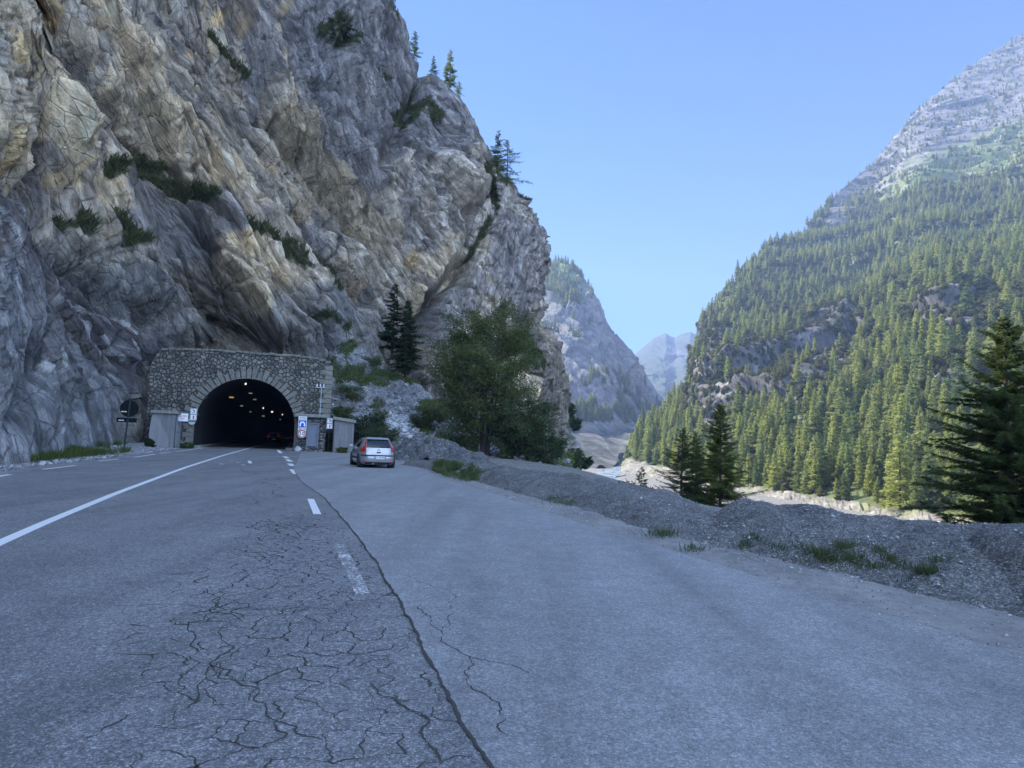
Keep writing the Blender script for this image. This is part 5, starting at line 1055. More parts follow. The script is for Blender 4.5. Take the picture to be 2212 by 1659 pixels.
# tunnel sign, its two plates and the speed limit, all on one post
u, _ = plocal(652.5, 930, 2.1); ts = empty('speed_limit_sign', pw(u, 2.1), PORT_RZ, 'blue tunnel sign above a red ringed 50 limit in front of the stone hut', 'road sign')
zt = lambda y: plocal(652.5, y, 2.1)[1]
z50 = zt(937); r50 = (zt(928.2) - zt(945.8)) / 2; zb1, zb0 = zt(906.8), zt(924.2)
MB().tube([(0, 0.05, -0.1), (0, 0.05, zt(905))], 0.04, 8).build('post', M_POST, ts)
d = disc(MB(), r50, 0.0, -0.02, (0, z50)).build('speed_disc', M_WHITE, ts)
rg = MB(); n = 48
for k in range(n):
    a, b = 2 * math.pi * k / n, 2 * math.pi * (k + 1) / n; ro, ri = r50 * 0.94, r50 * 0.70
    rg.add([(ro * math.cos(a), -0.026, z50 + ro * math.sin(a)), (ro * math.cos(b), -0.026, z50 + ro * math.sin(b)), (ri * math.cos(b), -0.026, z50 + ri * math.sin(b)), (ri * math.cos(a), -0.026, z50 + ri * math.sin(a)),
            (ro * math.cos(a), -0.020, z50 + ro * math.sin(a)), (ro * math.cos(b), -0.020, z50 + ro * math.sin(b)), (ri * math.cos(b), -0.020, z50 + ri * math.sin(b)), (ri * math.cos(a), -0.020, z50 + ri * math.sin(a))], [(0, 1, 2, 3), (4, 7, 6, 5), (0, 4, 5, 1), (3, 2, 6, 7)])
rg.build('red_ring', M_RED, ts); text_mesh('lettering', '5', r50 * 1.2, M_BLACK, ts, (-r50 * 0.33, -0.026, z50), bold=0.006, sx=0.9); text_mesh('lettering', '0', r50 * 1.2, M_BLACK, ts, (r50 * 0.33, -0.026, z50), bold=0.006, sx=0.9)
zc = (zb1 + zb0) / 2; hb_ = (zb1 - zb0); plate(MB(), 0, zc, hb_, hb_).build('white_border', M_WHITE, ts, bevel=0.01); MB().box((0, -0.024, zc), (hb_ * 0.88, 0.008, hb_ * 0.88)).build('blue_field', M_BLUE, ts)
g = MB(); h = hb_ * 0.44; po = [(-0.78, -0.72), (-0.78, 0.0), (-0.62, 0.42), (-0.3, 0.66), (0.3, 0.66), (0.62, 0.42), (0.78, 0.0), (0.78, -0.72)]; pi_ = [(-0.40, -0.72), (-0.40, -0.05), (-0.28, 0.18), (-0.12, 0.28), (0.12, 0.28), (0.28, 0.18), (0.40, -0.05), (0.40, -0.72)]
for k in range(7): g.add([(po[k][0] * h, -0.034, zc + po[k][1] * h), (po[k + 1][0] * h, -0.034, zc + po[k + 1][1] * h), (pi_[k + 1][0] * h, -0.034, zc + pi_[k + 1][1] * h), (pi_[k][0] * h, -0.034, zc + pi_[k][1] * h)], [(0, 1, 2, 3)])
g.build('tunnel_symbol', M_WHITE, ts)
z1, z0 = zt(899.8), zt(905.8); plate(MB(), 0, (z1 + z0) / 2, hb_ * 1.0, z1 - z0).build('name_plate', M_WHITE, ts); MB().box((0, -0.024, (z1 + z0) / 2), (hb_ * 0.85, 0.006, (z1 - z0) * 0.28)).build('name_line', M_BLACK, ts)
z1, z0 = zt(925), zt(930.0); plate(MB(), 0, (z1 + z0) / 2, hb_ * 0.98, z1 - z0).build('length_plate', M_WHITE, ts); text_mesh('lettering', '391 m', (z1 - z0) * 0.95, M_BLACK, ts, (0, -0.026, (z1 + z0) / 2), bold=0.004)
for s in (-1, 1): MB().box((s * hb_ * 0.38, -0.024, (z1 + z0) / 2), (0.035, 0.006, (z1 - z0) * 0.7)).build('arrow_mark', M_BLACK, ts)
# ------------------------------------------------------------------ cars (hatchback; local frame: +y forward, x right, z up)
NEXP = 5.0
def prof(z):
    zs = [0.17, 0.24, 0.36, 0.50, 0.60, 0.68, 0.80, 0.90, 0.96, 1.02, 1.12, 1.22, 1.32, 1.385, 1.43, 1.46, 1.475]
    hw = [0.80, 0.85, 0.875, 0.885, 0.885, 0.885, 0.88, 0.865, 0.845, 0.815, 0.765, 0.715, 0.665, 0.615, 0.54, 0.42, 0.20]
    yr = [-2.02, -2.09, -2.14, -2.15, -2.13, -2.08, -2.04, -2.01, -1.99, -1.95, -1.87, -1.78, -1.68, -1.58, -1.50, -1.32, -0.95]
    yf = [2.00, 2.10, 2.14, 2.13, 2.10, 2.05, 1.88, 1.55, 1.18, 0.98, 0.80, 0.63, 0.46, 0.34, 0.22, 0.05, -0.2]
    return np.interp(z, zs, hw), np.interp(z, zs, yr), np.interp(z, zs, yf)
def rear_pt(x, z, off=0.0):
    w, a, b = prof(z); c, L = (a + b) / 2, (b - a) / 2; q = min(abs(x) / w, 0.999); return (x, c - L * (1 - q ** NEXP) ** (1 / NEXP) - off, z)
def side_pt(y, z, s, off=0.0):
    w, a, b = prof(z); c, L = (a + b) / 2, (b - a) / 2; q = min(abs(y - c) / L, 0.999); return (s * (w * (1 - q ** NEXP) ** (1 / NEXP) + off), y, z)
def patch(mb, fn, rows, off=0.008, n=8):
    """rows: list of (z, lo, hi); fn(coord, z, off)"""
    V = []
    for z, lo, hi in rows:
        V.append([fn(lo + (hi - lo) * k / n, z, off) for k in range(n + 1)])
    vs = [p for r_ in V for p in r_]; m_ = n + 1
    return mb.add(vs, [(i * m_ + k, i * m_ + k + 1, (i + 1) * m_ + k + 1, (i + 1) * m_ + k) for i in range(len(rows) - 1) for k in range(n)])
t = NT('car_paint_silver'); t.b.inputs['Coat Weight'].default_value = 0.6; M_SILVER = t.done((0.36, 0.37, 0.385), rough=0.33, metal=0.55)
M_BPL = plain('car_black_plastic', (0.018, 0.018, 0.02), 0.55); M_TYRE = plain('tyre_rubber', (0.012, 0.012, 0.012), 0.85); M_RIM = plain('rim_metal', (0.35, 0.35, 0.34), 0.4, 0.6)
t = NT('car_glass'); M_GLASS = t.done((0.015, 0.022, 0.03), rough=0.06); t.b.inputs['Specular IOR Level'].default_value = 0.9
t = NT('tail_light_red'); t.b.inputs['Coat Weight'].default_value = 0.5; M_TAIL = t.done((0.42, 0.02, 0.015), rough=0.2)
M_CHROME = plain('chrome', (0.6, 0.62, 0.65), 0.2, 0.9, 0.02); M_EMBLEM = plain('emblem_grey', (0.22, 0.25, 0.30), 0.35, 0.6); M_DCAR = plain('dark_car_paint', (0.03, 0.03, 0.035), 0.35)
def hatchback(name, loc, rz, label, paintm, lit=None, plate_text='DY 220 MY', full=True):
    root = empty(name, loc, rz, label, 'car')
    # body shell
    zs = np.r_[0.17, 0.20, 0.24, 0.30, 0.36, 0.43, 0.50, 0.56, 0.62, 0.68, 0.74, 0.80, 0.86, 0.91, 0.96, 1.0, 1.05, 1.12, 1.19, 1.26, 1.32, 1.37, 1.41, 1.44, 1.465, 1.475]; n = 72; mb = MB(); vs = []
    for z in zs:
        w, a, b = prof(z); c, L = (a + b) / 2, (b - a) / 2
        for k in range(n):
            th = 2 * math.pi * k / n; cx, sy = math.cos(th), math.sin(th); e = 2 / NEXP
            vs.append((math.copysign(abs(cx) ** e, cx) * w, c + math.copysign(abs(sy) ** e, sy) * L, z))
    fs = [(i * n + k, i * n + (k + 1) % n, (i + 1) * n + (k + 1) % n, (i + 1) * n + k) for i in range(len(zs) - 1) for k in range(n)]
    fs += [tuple(range(n - 1, -1, -1)), tuple((len(zs) - 1) * n + k for k in range(n))]
    body = mb.add(vs, fs).build('body', paintm, root, smooth=True)
    # underside
    MB().box((0, 0, 0.22), (1.3, 3.6, 0.16)).build('underbody', M_BPL, root)
    # tailgate panel, rear window, spoiler
    tg = patch(MB(), rear_pt, [(0.635, -0.60, 0.60), (0.72, -0.60, 0.60), (0.80, -0.60, 0.60), (0.88, -0.595, 0.595), (0.965, -0.59, 0.59)], 0.012, 14).build('tailgate', paintm, root, smooth=True)
    sm = MB()
    for s in (-1, 1): patch(sm, rear_pt, [(0.62, s * 0.61, s * 0.622), (0.97, s * 0.60, s * 0.612)], 0.013, 2)
    patch(sm, rear_pt, [(0.968, -0.6, 0.6), (0.985, -0.6, 0.6)], 0.013, 10); sm.build('shut_line', M_BPL, tg)
    rw = patch(MB(), rear_pt, [(0.985, -0.585, 0.585), (1.08, -0.575, 0.575), (1.18, -0.555, 0.555), (1.28, -0.53, 0.53), (1.345, -0.515, 0.515)], 0.012, 14).build('rear_window', M_GLASS, root, smooth=True)
    sp = MB(); patch(sp, rear_pt, [(1.345, -0.53, 0.53), (1.362, -0.53, 0.53)], 0.06, 10); sp.build('spoiler_shadow', M_BPL, root)
    sp = MB().add([(-0.56, -1.66, 1.362), (0.56, -1.66, 1.362), (0.52, -1.45, 1.452), (-0.52, -1.45, 1.452), (-0.56, -1.70, 1.378), (0.56, -1.70, 1.378), (0.52, -1.48, 1.462), (-0.52, -1.48, 1.462)], [(0, 1, 2, 3), (4, 7, 6, 5), (0, 4, 5, 1), (1, 5, 6, 2), (2, 6, 7, 3), (3, 7, 4, 0)]).build('spoiler', paintm, root, bevel=0.01)
    wp = MB().tube([rear_pt(0.02, 0.995, 0.02), rear_pt(0.18, 1.03, 0.035), rear_pt(0.50, 1.005, 0.03)], [0.022, 0.018, 0.01], 6).build('wiper', M_BPL, root)
    tm = lit or M_TAIL
    for s in (-1, 1):
        tl = patch(MB(), rear_pt, [(0.77, s * 0.625, s * 0.82), (0.80, s * 0.62, s * 0.845), (0.90, s * 0.615, s * 0.81), (0.985, s * 0.605, s * 0.735), (1.05, s * 0.60, s * 0.675), (1.16, s * 0.575, s * 0.635), (1.28, s * 0.547, s * 0.59), (1.35, s * 0.53, s * 0.55)], 0.014, 8).build('tail_light', tm, root, smooth=True)
        patch(MB(), rear_pt, [(0.265, s * 0.56, s * 0.74), (0.30, s * 0.55, s * 0.75)], 0.012, 4).build('reflector', M_TAIL, root)
        sw = MB(); f = lambda y, z, o, s=s: side_pt(y, z, s, o)
        patch(sw, f, [(0.965, -1.12, -0.30), (1.10, -1.16, -0.30), (1.22, -1.12, -0.30), (1.30, -0.98, -0.30), (1.355, -0.80, -0.30)], 0.008, 8); sw.build('rear_side_window', M_GLASS, root, smooth=True)
        sw = MB(); patch(sw, f, [(0.965, -0.24, 0.92), (1.08, -0.24, 0.74), (1.20, -0.24, 0.52), (1.30, -0.24, 0.32), (1.355, -0.24, 0.14)], 0.008, 8); sw.build('front_side_window', M_GLASS, root, smooth=True)
        tr = MB(); patch(tr, f, [(0.40, -0.85, 0.85), (0.49, -0.85, 0.85)], 0.02, 8); tr.build('side_trim', M_BPL, root)
        for gq in ([(0.30, -0.275, -0.262), (0.95, -0.275, -0.262)], [(0.45, -1.02, -1.008), (0.95, -1.16, -1.148)], [(0.30, 0.95, 0.962), (0.90, 1.0, 1.012)]): patch(MB(), f, gq, 0.004, 1).build('door_gap', M_BPL, root)
        for yq in (-0.92, 0.02): MB().box((s * 0.905, yq, 0.865), (0.035, 0.17, 0.03)).build('door_handle', M_CHROME, root, bevel=0.008)
        mi = MB().box((s * 0.98, 0.72, 1.0), (0.18, 0.10, 0.13)).box((s * 0.87, 0.75, 0.97), (0.12, 0.05, 0.04)).build('wing_mirror', paintm, root, bevel=0.03)
        for nm, yq in (('rear', -1.30), ('front', 1.30)):
            c = s * 0.79
            ar = disc(MB(), 0.375, 0, -0.02, n=28); arb = MB(); [arb.v.append(v) for v in []]
            arc = MB(); pts = [(0.365 * math.cos(a), 0.365 * math.sin(a)) for a in np.linspace(0, 2 * math.pi, 29)[:-1]]
            arc.prism([(p[0] + yq, p[1] + 0.32) for p in pts], Matrix(((0, 0, s, s * 0.60), (1, 0, 0, 0), (0, 1, 0, 0), (0, 0, 0, 1))), 0.288); arc.build('wheel_arch', M_BPL, root)
            wh = empty('wheel', (c, yq, 0.31)); wh.parent = root
            ty = MB(); rr = [(0.24, -0.10), (0.295, -0.105), (0.31, -0.08), (0.31, 0.08), (0.295, 0.105), (0.24, 0.10)]; N_ = 32
            ty.add([(x, r_ * math.cos(2 * math.pi * k / N_), r_ * math.sin(2 * math.pi * k / N_)) for r_, x in rr for k in range(N_)], [(i * N_ + k, i * N_ + (k + 1) % N_, (i + 1) * N_ + (k + 1) % N_, (i + 1) * N_ + k) for i in range(5) for k in range(N_)]); ty.build('tyre', M_TYRE, wh, smooth=True)
            rm_ = MB(); rm_.prism([(0.235 * math.cos(a), 0.235 * math.sin(a)) for a in np.linspace(0, 2 * math.pi, 29)[:-1]], Matrix(((0, 0, s, s * 0.02), (1, 0, 0, 0), (0, 1, 0, 0), (0, 0, 0, 1))), 0.05)
            for k in range(7): a = 2 * math.pi * k / 7; rm_.box((s * 0.075, 0.12 * math.cos(a), 0.12 * math.sin(a)), (0.03, 0.045 + 0.16 * abs(math.cos(a)), 0.045 + 0.16 * abs(math.sin(a))))
            rm_.build('rim', M_RIM, wh)
    st = patch(MB(), rear_pt, [(0.565, -0.80, 0.80), (0.60, -0.81, 0.81), (0.625, -0.80, 0.80)], 0.025, 18).build('bumper_strip', M_BPL, root)
    lb = patch(MB(), rear_pt, [(0.19, -0.72, 0.72), (0.235, -0.72, 0.72), (0.28, -0.66, 0.66)], 0.01, 14).build('lower_bumper', M_BPL, root)
    MB().tube([(-0.25, -1.95, 0.21), (-0.25, -2.13, 0.20)], 0.03, 8).build('exhaust', M_RIM, root); MB().tube([(0.0, -2.05, 0.20), (0.0, -2.2, 0.23), (0.0, -2.22, 0.30)], 0.02, 6).build('tow_hook', M_BPL, root)
    yp = rear_pt(0, 0.50)[1]
    pl = MB().box((0.06, yp - 0.02, 0.50), (0.54, 0.015, 0.125)).build('number_plate', M_WHITE, root, bevel=0.004)
    for s in (-1, 1): MB().box((0.06 + s * 0.245, yp - 0.029, 0.50), (0.04, 0.004, 0.115)).build('plate_band', M_BLUE, pl)
    text_mesh('lettering', plate_text, 0.105, M_BLACK, pl, (0.06, yp - 0.031, 0.50), ext=0.002, bold=0.002, sx=0.92)
    hd = patch(MB(), rear_pt, [(0.715, -0.09, 0.09), (0.73, -0.105, 0.105), (0.76, -0.105, 0.105), (0.775, -0.09, 0.09)], 0.02, 6).build('tailgate_handle', M_BPL, tg)
    em = MB()
    for zz in (0.845, 0.885):
        for s in (-1, 1): y_ = rear_pt(0, zz)[1] - 0.022; em.add([(0, y_, zz + 0.035), (s * 0.085, y_, zz - 0.03), (s * 0.085, y_, zz - 0.05), (0, y_, zz + 0.01)], [(0, 1, 2, 3)])
    em.build('emblem', M_EMBLEM, tg)
    y_ = rear_pt(0, 0.89)[1] - 0.013; text_mesh('lettering', 'CITROËN', 0.055, M_EMBLEM, tg, (-0.40, y_ + .008, 0.90), ext=0.002); text_mesh('lettering', 'C4', 0.06, M_EMBLEM, tg, (0.47, y_ + .008, 0.88), ext=0.002)
    MB().tube([(0.05, -1.22, 1.462), (0.05, -1.27, 1.53)], [0.018, 0.008], 6).build('antenna', M_BPL, root)
    ws = MB(); wsr = lambda x, z, o: (x, (prof(z)[1] + prof(z)[2]) / 2 + (prof(z)[2] - prof(z)[1]) / 2 * (1 - min(abs(x) / prof(z)[0], .999) ** NEXP) ** (1 / NEXP) + o, z)
    patch(ws, wsr, [(0.98, -0.70, 0.70), (1.10, -0.67, 0.67), (1.22, -0.62, 0.62), (1.33, -0.56, 0.56), (1.38, -0.52, 0.52)], 0.01, 10); ws.build('windscreen', M_GLASS, root, smooth=True)
    for s in (-1, 1): patch(MB(), wsr, [(0.66, s * 0.50, s * 0.82), (0.78, s * 0.46, s * 0.80)], 0.012, 6).build('headlight', M_CHROME, root)
    return root
rr = G(849.0, 1010.8); rl = G(781.9, 1006.0); ctr = (rr + rl) / 2
CAR_RZ = math.radians(20.0)
fwd = Vector((-math.sin(CAR_RZ), math.cos(CAR_RZ), 0)); right = Vector((math.cos(CAR_RZ), math.sin(CAR_RZ), 0))
cpos = rr - right * 0.87 + fwd * (1.30)
hatchback('parked_car', (cpos.x, cpos.y, 0.012), CAR_RZ, 'silver hatchback parked on the lay-by facing the stone hut', M_SILVER)
tl_ = P(581, 947, 96); tz = tl_ - PC
dc = hatchback('moving_car', (tl_.x, tl_.y + 2.1, 0.0), PORT_RZ, 'dark car with red tail lights glowing deep inside the tunnel', M_DCAR, emis('tail_light_lit', (1.0, 0.10, 0.05), 0.018))
# ------------------------------------------------------------------ vegetation
def leafmat(name, a, b, c=None, trans=0.35):
    t = NT(name); v = t.coord(); n = t.noise(v, 1.1, 4, 0.6); oi = t.n('ShaderNodeObjectInfo'); c0 = t.mix(a, b, t.ramp(n, [(0.35, 0), (0.65, 1)]))
    c0 = t.mix(c0, t.ramp(oi.outputs['Random'], [(0, (0.50, 0.62, 0.66)), (0.5, (1, 1, 1)), (1, (1.28, 1.22, 0.9))]), 1.0, 'MULTIPLY')
    d = t.n('ShaderNodeBsdfDiffuse'); tr = t.n('ShaderNodeBsdfTranslucent'); mx_ = t.n('ShaderNodeMixShader'); mx_.inputs[0].default_value = trans
    t.l(c0, d.inputs[0]); t.l(c0, tr.inputs[0]); t.l(d.outputs[0], mx_.inputs[1]); t.l(tr.outputs[0], mx_.inputs[2]); t.l(mx_.outputs[0], t.out.inputs[0]); return t.mat
M_LARCH = leafmat('larch_needles', (0.205, 0.245, 0.090), (0.330, 0.360, 0.140), trans=0.55)
M_DARKN = leafmat('dark_needles', (0.032, 0.052, 0.026), (0.060, 0.085, 0.038), trans=0.25)
M_PINE = leafmat('pine_needles', (0.120, 0.132, 0.065), (0.195, 0.200, 0.095), trans=0.4)
M_LEAF = leafmat('leaves', (0.064, 0.092, 0.046), (0.128, 0.158, 0.076), trans=0.35)
M_LEDGE = leafmat('ledge_grass', (0.050, 0.060, 0.034), (0.100, 0.108, 0.062), trans=0.3)
M_GRASS = leafmat('grass_blades', (0.055, 0.085, 0.025), (0.10, 0.125, 0.045), trans=0.3)
M_BRIGHT = leafmat('bright_leaves', (0.16, 0.21, 0.05), (0.24, 0.28, 0.08), trans=0.45)
t = NT('bark'); n = t.noise(t.map(t.coord(), (1, 1, 0.3)), 14, 5); M_BARK = t.done(t.mix((0.045, 0.038, 0.032), (0.11, 0.095, 0.08), n), rough=0.95)
t = NT('pale_bark'); n = t.noise(t.map(t.coord(), (1, 1, 0.3)), 14, 5); M_PBARK = t.done(t.mix((0.10, 0.09, 0.075), (0.20, 0.18, 0.15), n), rough=0.95)
def blades(C, D, L, Wd, rs, flat=0.5):
    """long thin rhombi at C along D"""
    n = len(C); D = D / np.maximum(np.linalg.norm(D, axis=1, keepdims=True), 1e-9); rn = rs.normal(size=(n, 3)); rn[:, 2] += flat * 2
    S_ = np.cross(D, rn); S_ /= np.maximum(np.linalg.norm(S_, axis=1, keepdims=True), 1e-9); L = np.asarray(L)[:, None]; Wd = np.asarray(Wd)[:, None]
    V = np.stack([C - D * L * .5, C + S_ * Wd * .5, C + D * L * .5, C - S_ * Wd * .5], 1).reshape(-1, 3)
    return V, (np.arange(n * 4).reshape(n, 4))
def conifer(seed, h, rad, nb, per, twig, leafL, leafW, droop=0.25, base=0.08, tubes=False, pw_=0.85, up=0.0, ragged=0.25, elr=0.08):
    rs = np.random.RandomState(seed); C, D, L, Wd, tb = [], [], [], [], MB()
    tr = MB(); k = 8; lean = rs.normal(0, 0.012, 2)
    tr.tube([(lean[0] * h * q * q, lean[1] * h * q * q, h * q) for q in np.linspace(-0.02, 1, k)], [h * 0.016 * (1 - q) ** 0.8 + h * 0.0012 for q in np.linspace(0, 1, k)], 6)
    for b in range(nb):
        f = base + (1 - base) * (b + rs.uniform(0, 1)) / nb; z = h * f; a = rs.uniform(0, 2 * math.pi)
        Lb = rad * ((1 - f) ** pw_ * 0.95 + 0.045) * (1 + rs.normal(0, ragged)) * min(1, (f - base) * 8 + 0.55); Lb = max(Lb, rad * 0.04)
        el0 = up + 0.5 * f + rs.normal(0, elr) - 0.12
        m_ = max(3, int(per * Lb / rad + 2)); tt = np.linspace(0.12, 1, m_) + rs.uniform(-.03, .03, m_)
        px = np.cos(a) * Lb * tt; py = np.sin(a) * Lb * tt; pz = z + Lb * (math.sin(el0) * tt - droop * tt ** 1.6 + droop * 0.55 * tt ** 3)
        pts = np.stack([px + lean[0] * h * f * f, py + lean[1] * h * f * f, pz], 1)
        if tubes: tb.tube([tuple(np.array([lean[0] * h * f * f, lean[1] * h * f * f, z]))] + [tuple(q) for q in pts[::2]], [0.012 * Lb + 0.006] + list(np.linspace(0.010 * Lb + 0.004, 0.003, len(pts[::2]))), 3, cap=False)
        for j in range(twig):
            s = rs.choice([-1, 1], m_); sp = rs.uniform(0.4, 1.2, m_); dirv = np.stack([np.cos(a + s * sp), np.sin(a + s * sp), rs.normal(-0.12, 0.25, m_)], 1)
            ll = leafL * (0.6 + 0.8 * rs.rand(m_)) * (0.45 + 0.75 * (1 - tt)) * (0.5 + Lb / rad)
            C.append(pts + dirv * ll[:, None] * 0.5 + rs.normal(0, leafW * 0.3, (m_, 3))); D.append(dirv); L.append(ll); Wd.append(leafW * (0.7 + 0.6 * rs.rand(m_)))
    C, D, L, Wd = np.concatenate(C), np.concatenate(D), np.concatenate(L), np.concatenate(Wd); top = 6
    C = np.r_[C, np.c_[np.zeros(top) + lean[0] * h, np.zeros(top) + lean[1] * h, h * np.linspace(0.97, 1.0, top)]]; D = np.r_[D, np.c_[rs.normal(0, .3, top), rs.normal(0, .3, top), np.ones(top)]]; L = np.r_[L, np.full(top, leafL * .5)]; Wd = np.r_[Wd, np.full(top, leafW * .5)]
    V, F_ = blades(C, D, L, Wd, rs)
    return tr, tb, V, F_
def conifer_tree(name, loc, rz, label, cat, mat, group=None, **kw):
    root = empty(name, loc, rz, label, cat, group); tr, tb, V, F_ = conifer(**kw)
    tk = tr.build('trunk', M_BARK, root)
    if tb.v: tb.build('branches', M_BARK, root)
    mesh_np('crown', V, F_, mat, False, None, root); return root
def copy_tree(root, loc, rz, sc, label=None, group=None):
    c = root.copy(); COL.objects.link(c); c.location = loc; c.rotation_euler = (0, 0, rz); c.scale = (sc * random.uniform(.85, 1.15), sc * random.uniform(.85, 1.15), sc)
    if label: c['label'] = label
    if group: c['group'] = group
    for ch in list(root.children):
        d = ch.copy(); COL.objects.link(d); d.parent = c
    return c
def hpx(px_h, Y): return px_h / FPX * Y
# ---- near larches beyond the bank
def gz_at(x, y): return float(plateau_drop(np.array([x]), np.array([y]))[0]) - 0.03
def near_larch(px, top, bot, Y, label, rad_f, seed, mat=M_LARCH, nb=150, **kw):
    b = P(px, bot, Y); tp = P(px, top, Y); b.z = min(b.z, gz_at(b.x, b.y) - 0.15); h = tp.z - b.z
    a = dict(seed=seed, h=h, rad=h * rad_f, nb=nb, per=26, twig=6, leafL=h * 0.042, leafW=h * 0.0032, droop=0.10, tubes=True, pw_=0.8, up=0.12, base=0.03, ragged=0.18, elr=0.22); a.update(kw)
    return conifer_tree('larch_tree', b, seed * 1.3, label, 'tree', mat, 'larches growing just beyond the gravel bank', **a)
M_NLARCH = leafmat('near_larch_needles', (0.070, 0.098, 0.036), (0.135, 0.170, 0.060), trans=0.4)
near_larch(1555, 874, 1125, 34, 'slender dark larch standing alone in the dip between the two gravel mounds', 0.30, 3, M_NLARCH, nb=270, twig=9, ragged=.32)
near_larch(1471, 924, 1105, 33, 'shorter larch with open branches, left of the pair beside the alone standing larch', 0.36, 5, M_NLARCH, nb=190, twig=8, ragged=.3)
near_larch(1502, 934, 1110, 34, 'shorter denser larch, right of the touching pair behind the gravel mound', 0.26, 9, M_NLARCH, nb=190, twig=9, ragged=.3)
near_larch(2185, 690, 1175, 25, 'largest larch with long spreading boughs at the right edge of the photo', 0.32, 12, M_NLARCH, nb=350, per=54, twig=10, leafL=0.28, leafW=0.026, droop=0.16, ragged=.34)
near_larch(1385, 1008, 1062, 24, 'tiny dark larch sapling poking up behind the low gravel bank', 0.35, 21, M_NLARCH, nb=40, per=14, leafL=0.1, leafW=0.02)
# ---- conifers on the cliff
def cliff_tree(px, py, hp, label, mat, rad_f, seed, group=None, dx=0.0, **kw):
    b = on_cliff(px, py); b = b - Vector((0, -0.3 if mat is M_THIN else 1.3, 0.35)); h = hpx(hp * (1.25 if mat is M_THIN else 1), b.y)
    a = dict(seed=seed, h=h, rad=h * rad_f, nb=70, per=12, twig=5, leafL=h * 0.055, leafW=h * 0.009, droop=0.12, tubes=True, pw_=0.75, base=0.12, ragged=0.35); a.update(kw)
    return conifer_tree('larch_tree' if mat in (M_LARCH, M_THIN) else 'spruce_tree', b, seed * 0.7, label, 'tree', mat, group, **a)
M_THIN = leafmat('thin_larch_needles', (0.10, 0.14, 0.05), (0.17, 0.21, 0.08), trans=0.5)
CG = 'thin larches on the skyline of the cliff'
for q in [(1074, 372, 82, 'tall thin larch on the cliff edge, left of the skyline pair', M_THIN, 0.22, 31, CG), (1094, 404, 92, 'broader larch leaning out from the cliff edge, right of the skyline pair', M_THIN, 0.34, 33, CG),
          (976, 186, 76, 'tall slim larch on the upper skyline of the cliff', M_THIN, 0.20, 35, CG), (968, 176, 38, 'thin small larch touching the tall slim one on the upper skyline', M_THIN, 0.2, 36, CG), (903, 118, 58, 'bushy larch in the notch high on the cliff skyline', M_THIN, 0.26, 37, CG), (938, 136, 40, 'short wispy larch just right of the notch in the cliff skyline', M_THIN, 0.22, 39, CG),
          (842, 18, 44, 'thin larch cut by the top of the photo on the cliff skyline', M_THIN, 0.22, 41, CG), (858, 40, 26, 'smallest bare larch near the top of the cliff skyline', M_THIN, 0.22, 43, CG), (990, 206, 32, 'stunted larch on the skyline just below the tall slim larch', M_THIN, 0.32, 44, CG)]:
    cliff_tree(*q)
cliff_tree(742, 92, 104, 'dark spruce clinging to the rock face near the top of the photo', M_DARKN, 0.26, 45, nb=120, per=16, twig=8); cliff_tree(722, 92, 40, 'low dark spruce hugging the foot of the high spruce on the face', M_DARKN, 0.45, 46, nb=70, per=12, twig=7)
cliff_tree(1066, 440, 62, 'dark upright spruce under the skyline larches', M_DARKN, 0.22, 47, nb=90, twig=7); cliff_tree(1146, 790, 50, 'dark spruce on the nose of the cliff above the broad tree', M_DARKN, 0.45, 49, nb=90, twig=8)
def scree_tree(px, py, hp, Y, label, mat, rad_f, seed, **kw):
    b = P(px, py, Y); h = hpx(hp, Y); a = dict(seed=seed, h=h, rad=h * rad_f, nb=130, per=18, twig=8, leafL=h * 0.05, leafW=h * 0.008, droop=0.2, tubes=True, base=0.05); a.update(kw)
    return conifer_tree('spruce_tree', b, seed, label, 'tree', mat, 'two tall conifers on the scree', **a)
scree_tree(846, 772, 162, 78, 'tall open conifer on the scree, left of the two', M_DARKN, 0.20, 51, base=0.12, nb=100, ragged=.4); scree_tree(875, 812, 165, 77.5, 'dense tall conifer on the scree, right of the two', M_DARKN, 0.21, 53, nb=170)
scree_tree(1015, 862, 50, 76, 'small dark conifer left of the broad tree trunk', M_DARKN, 0.25, 54, nb=60)
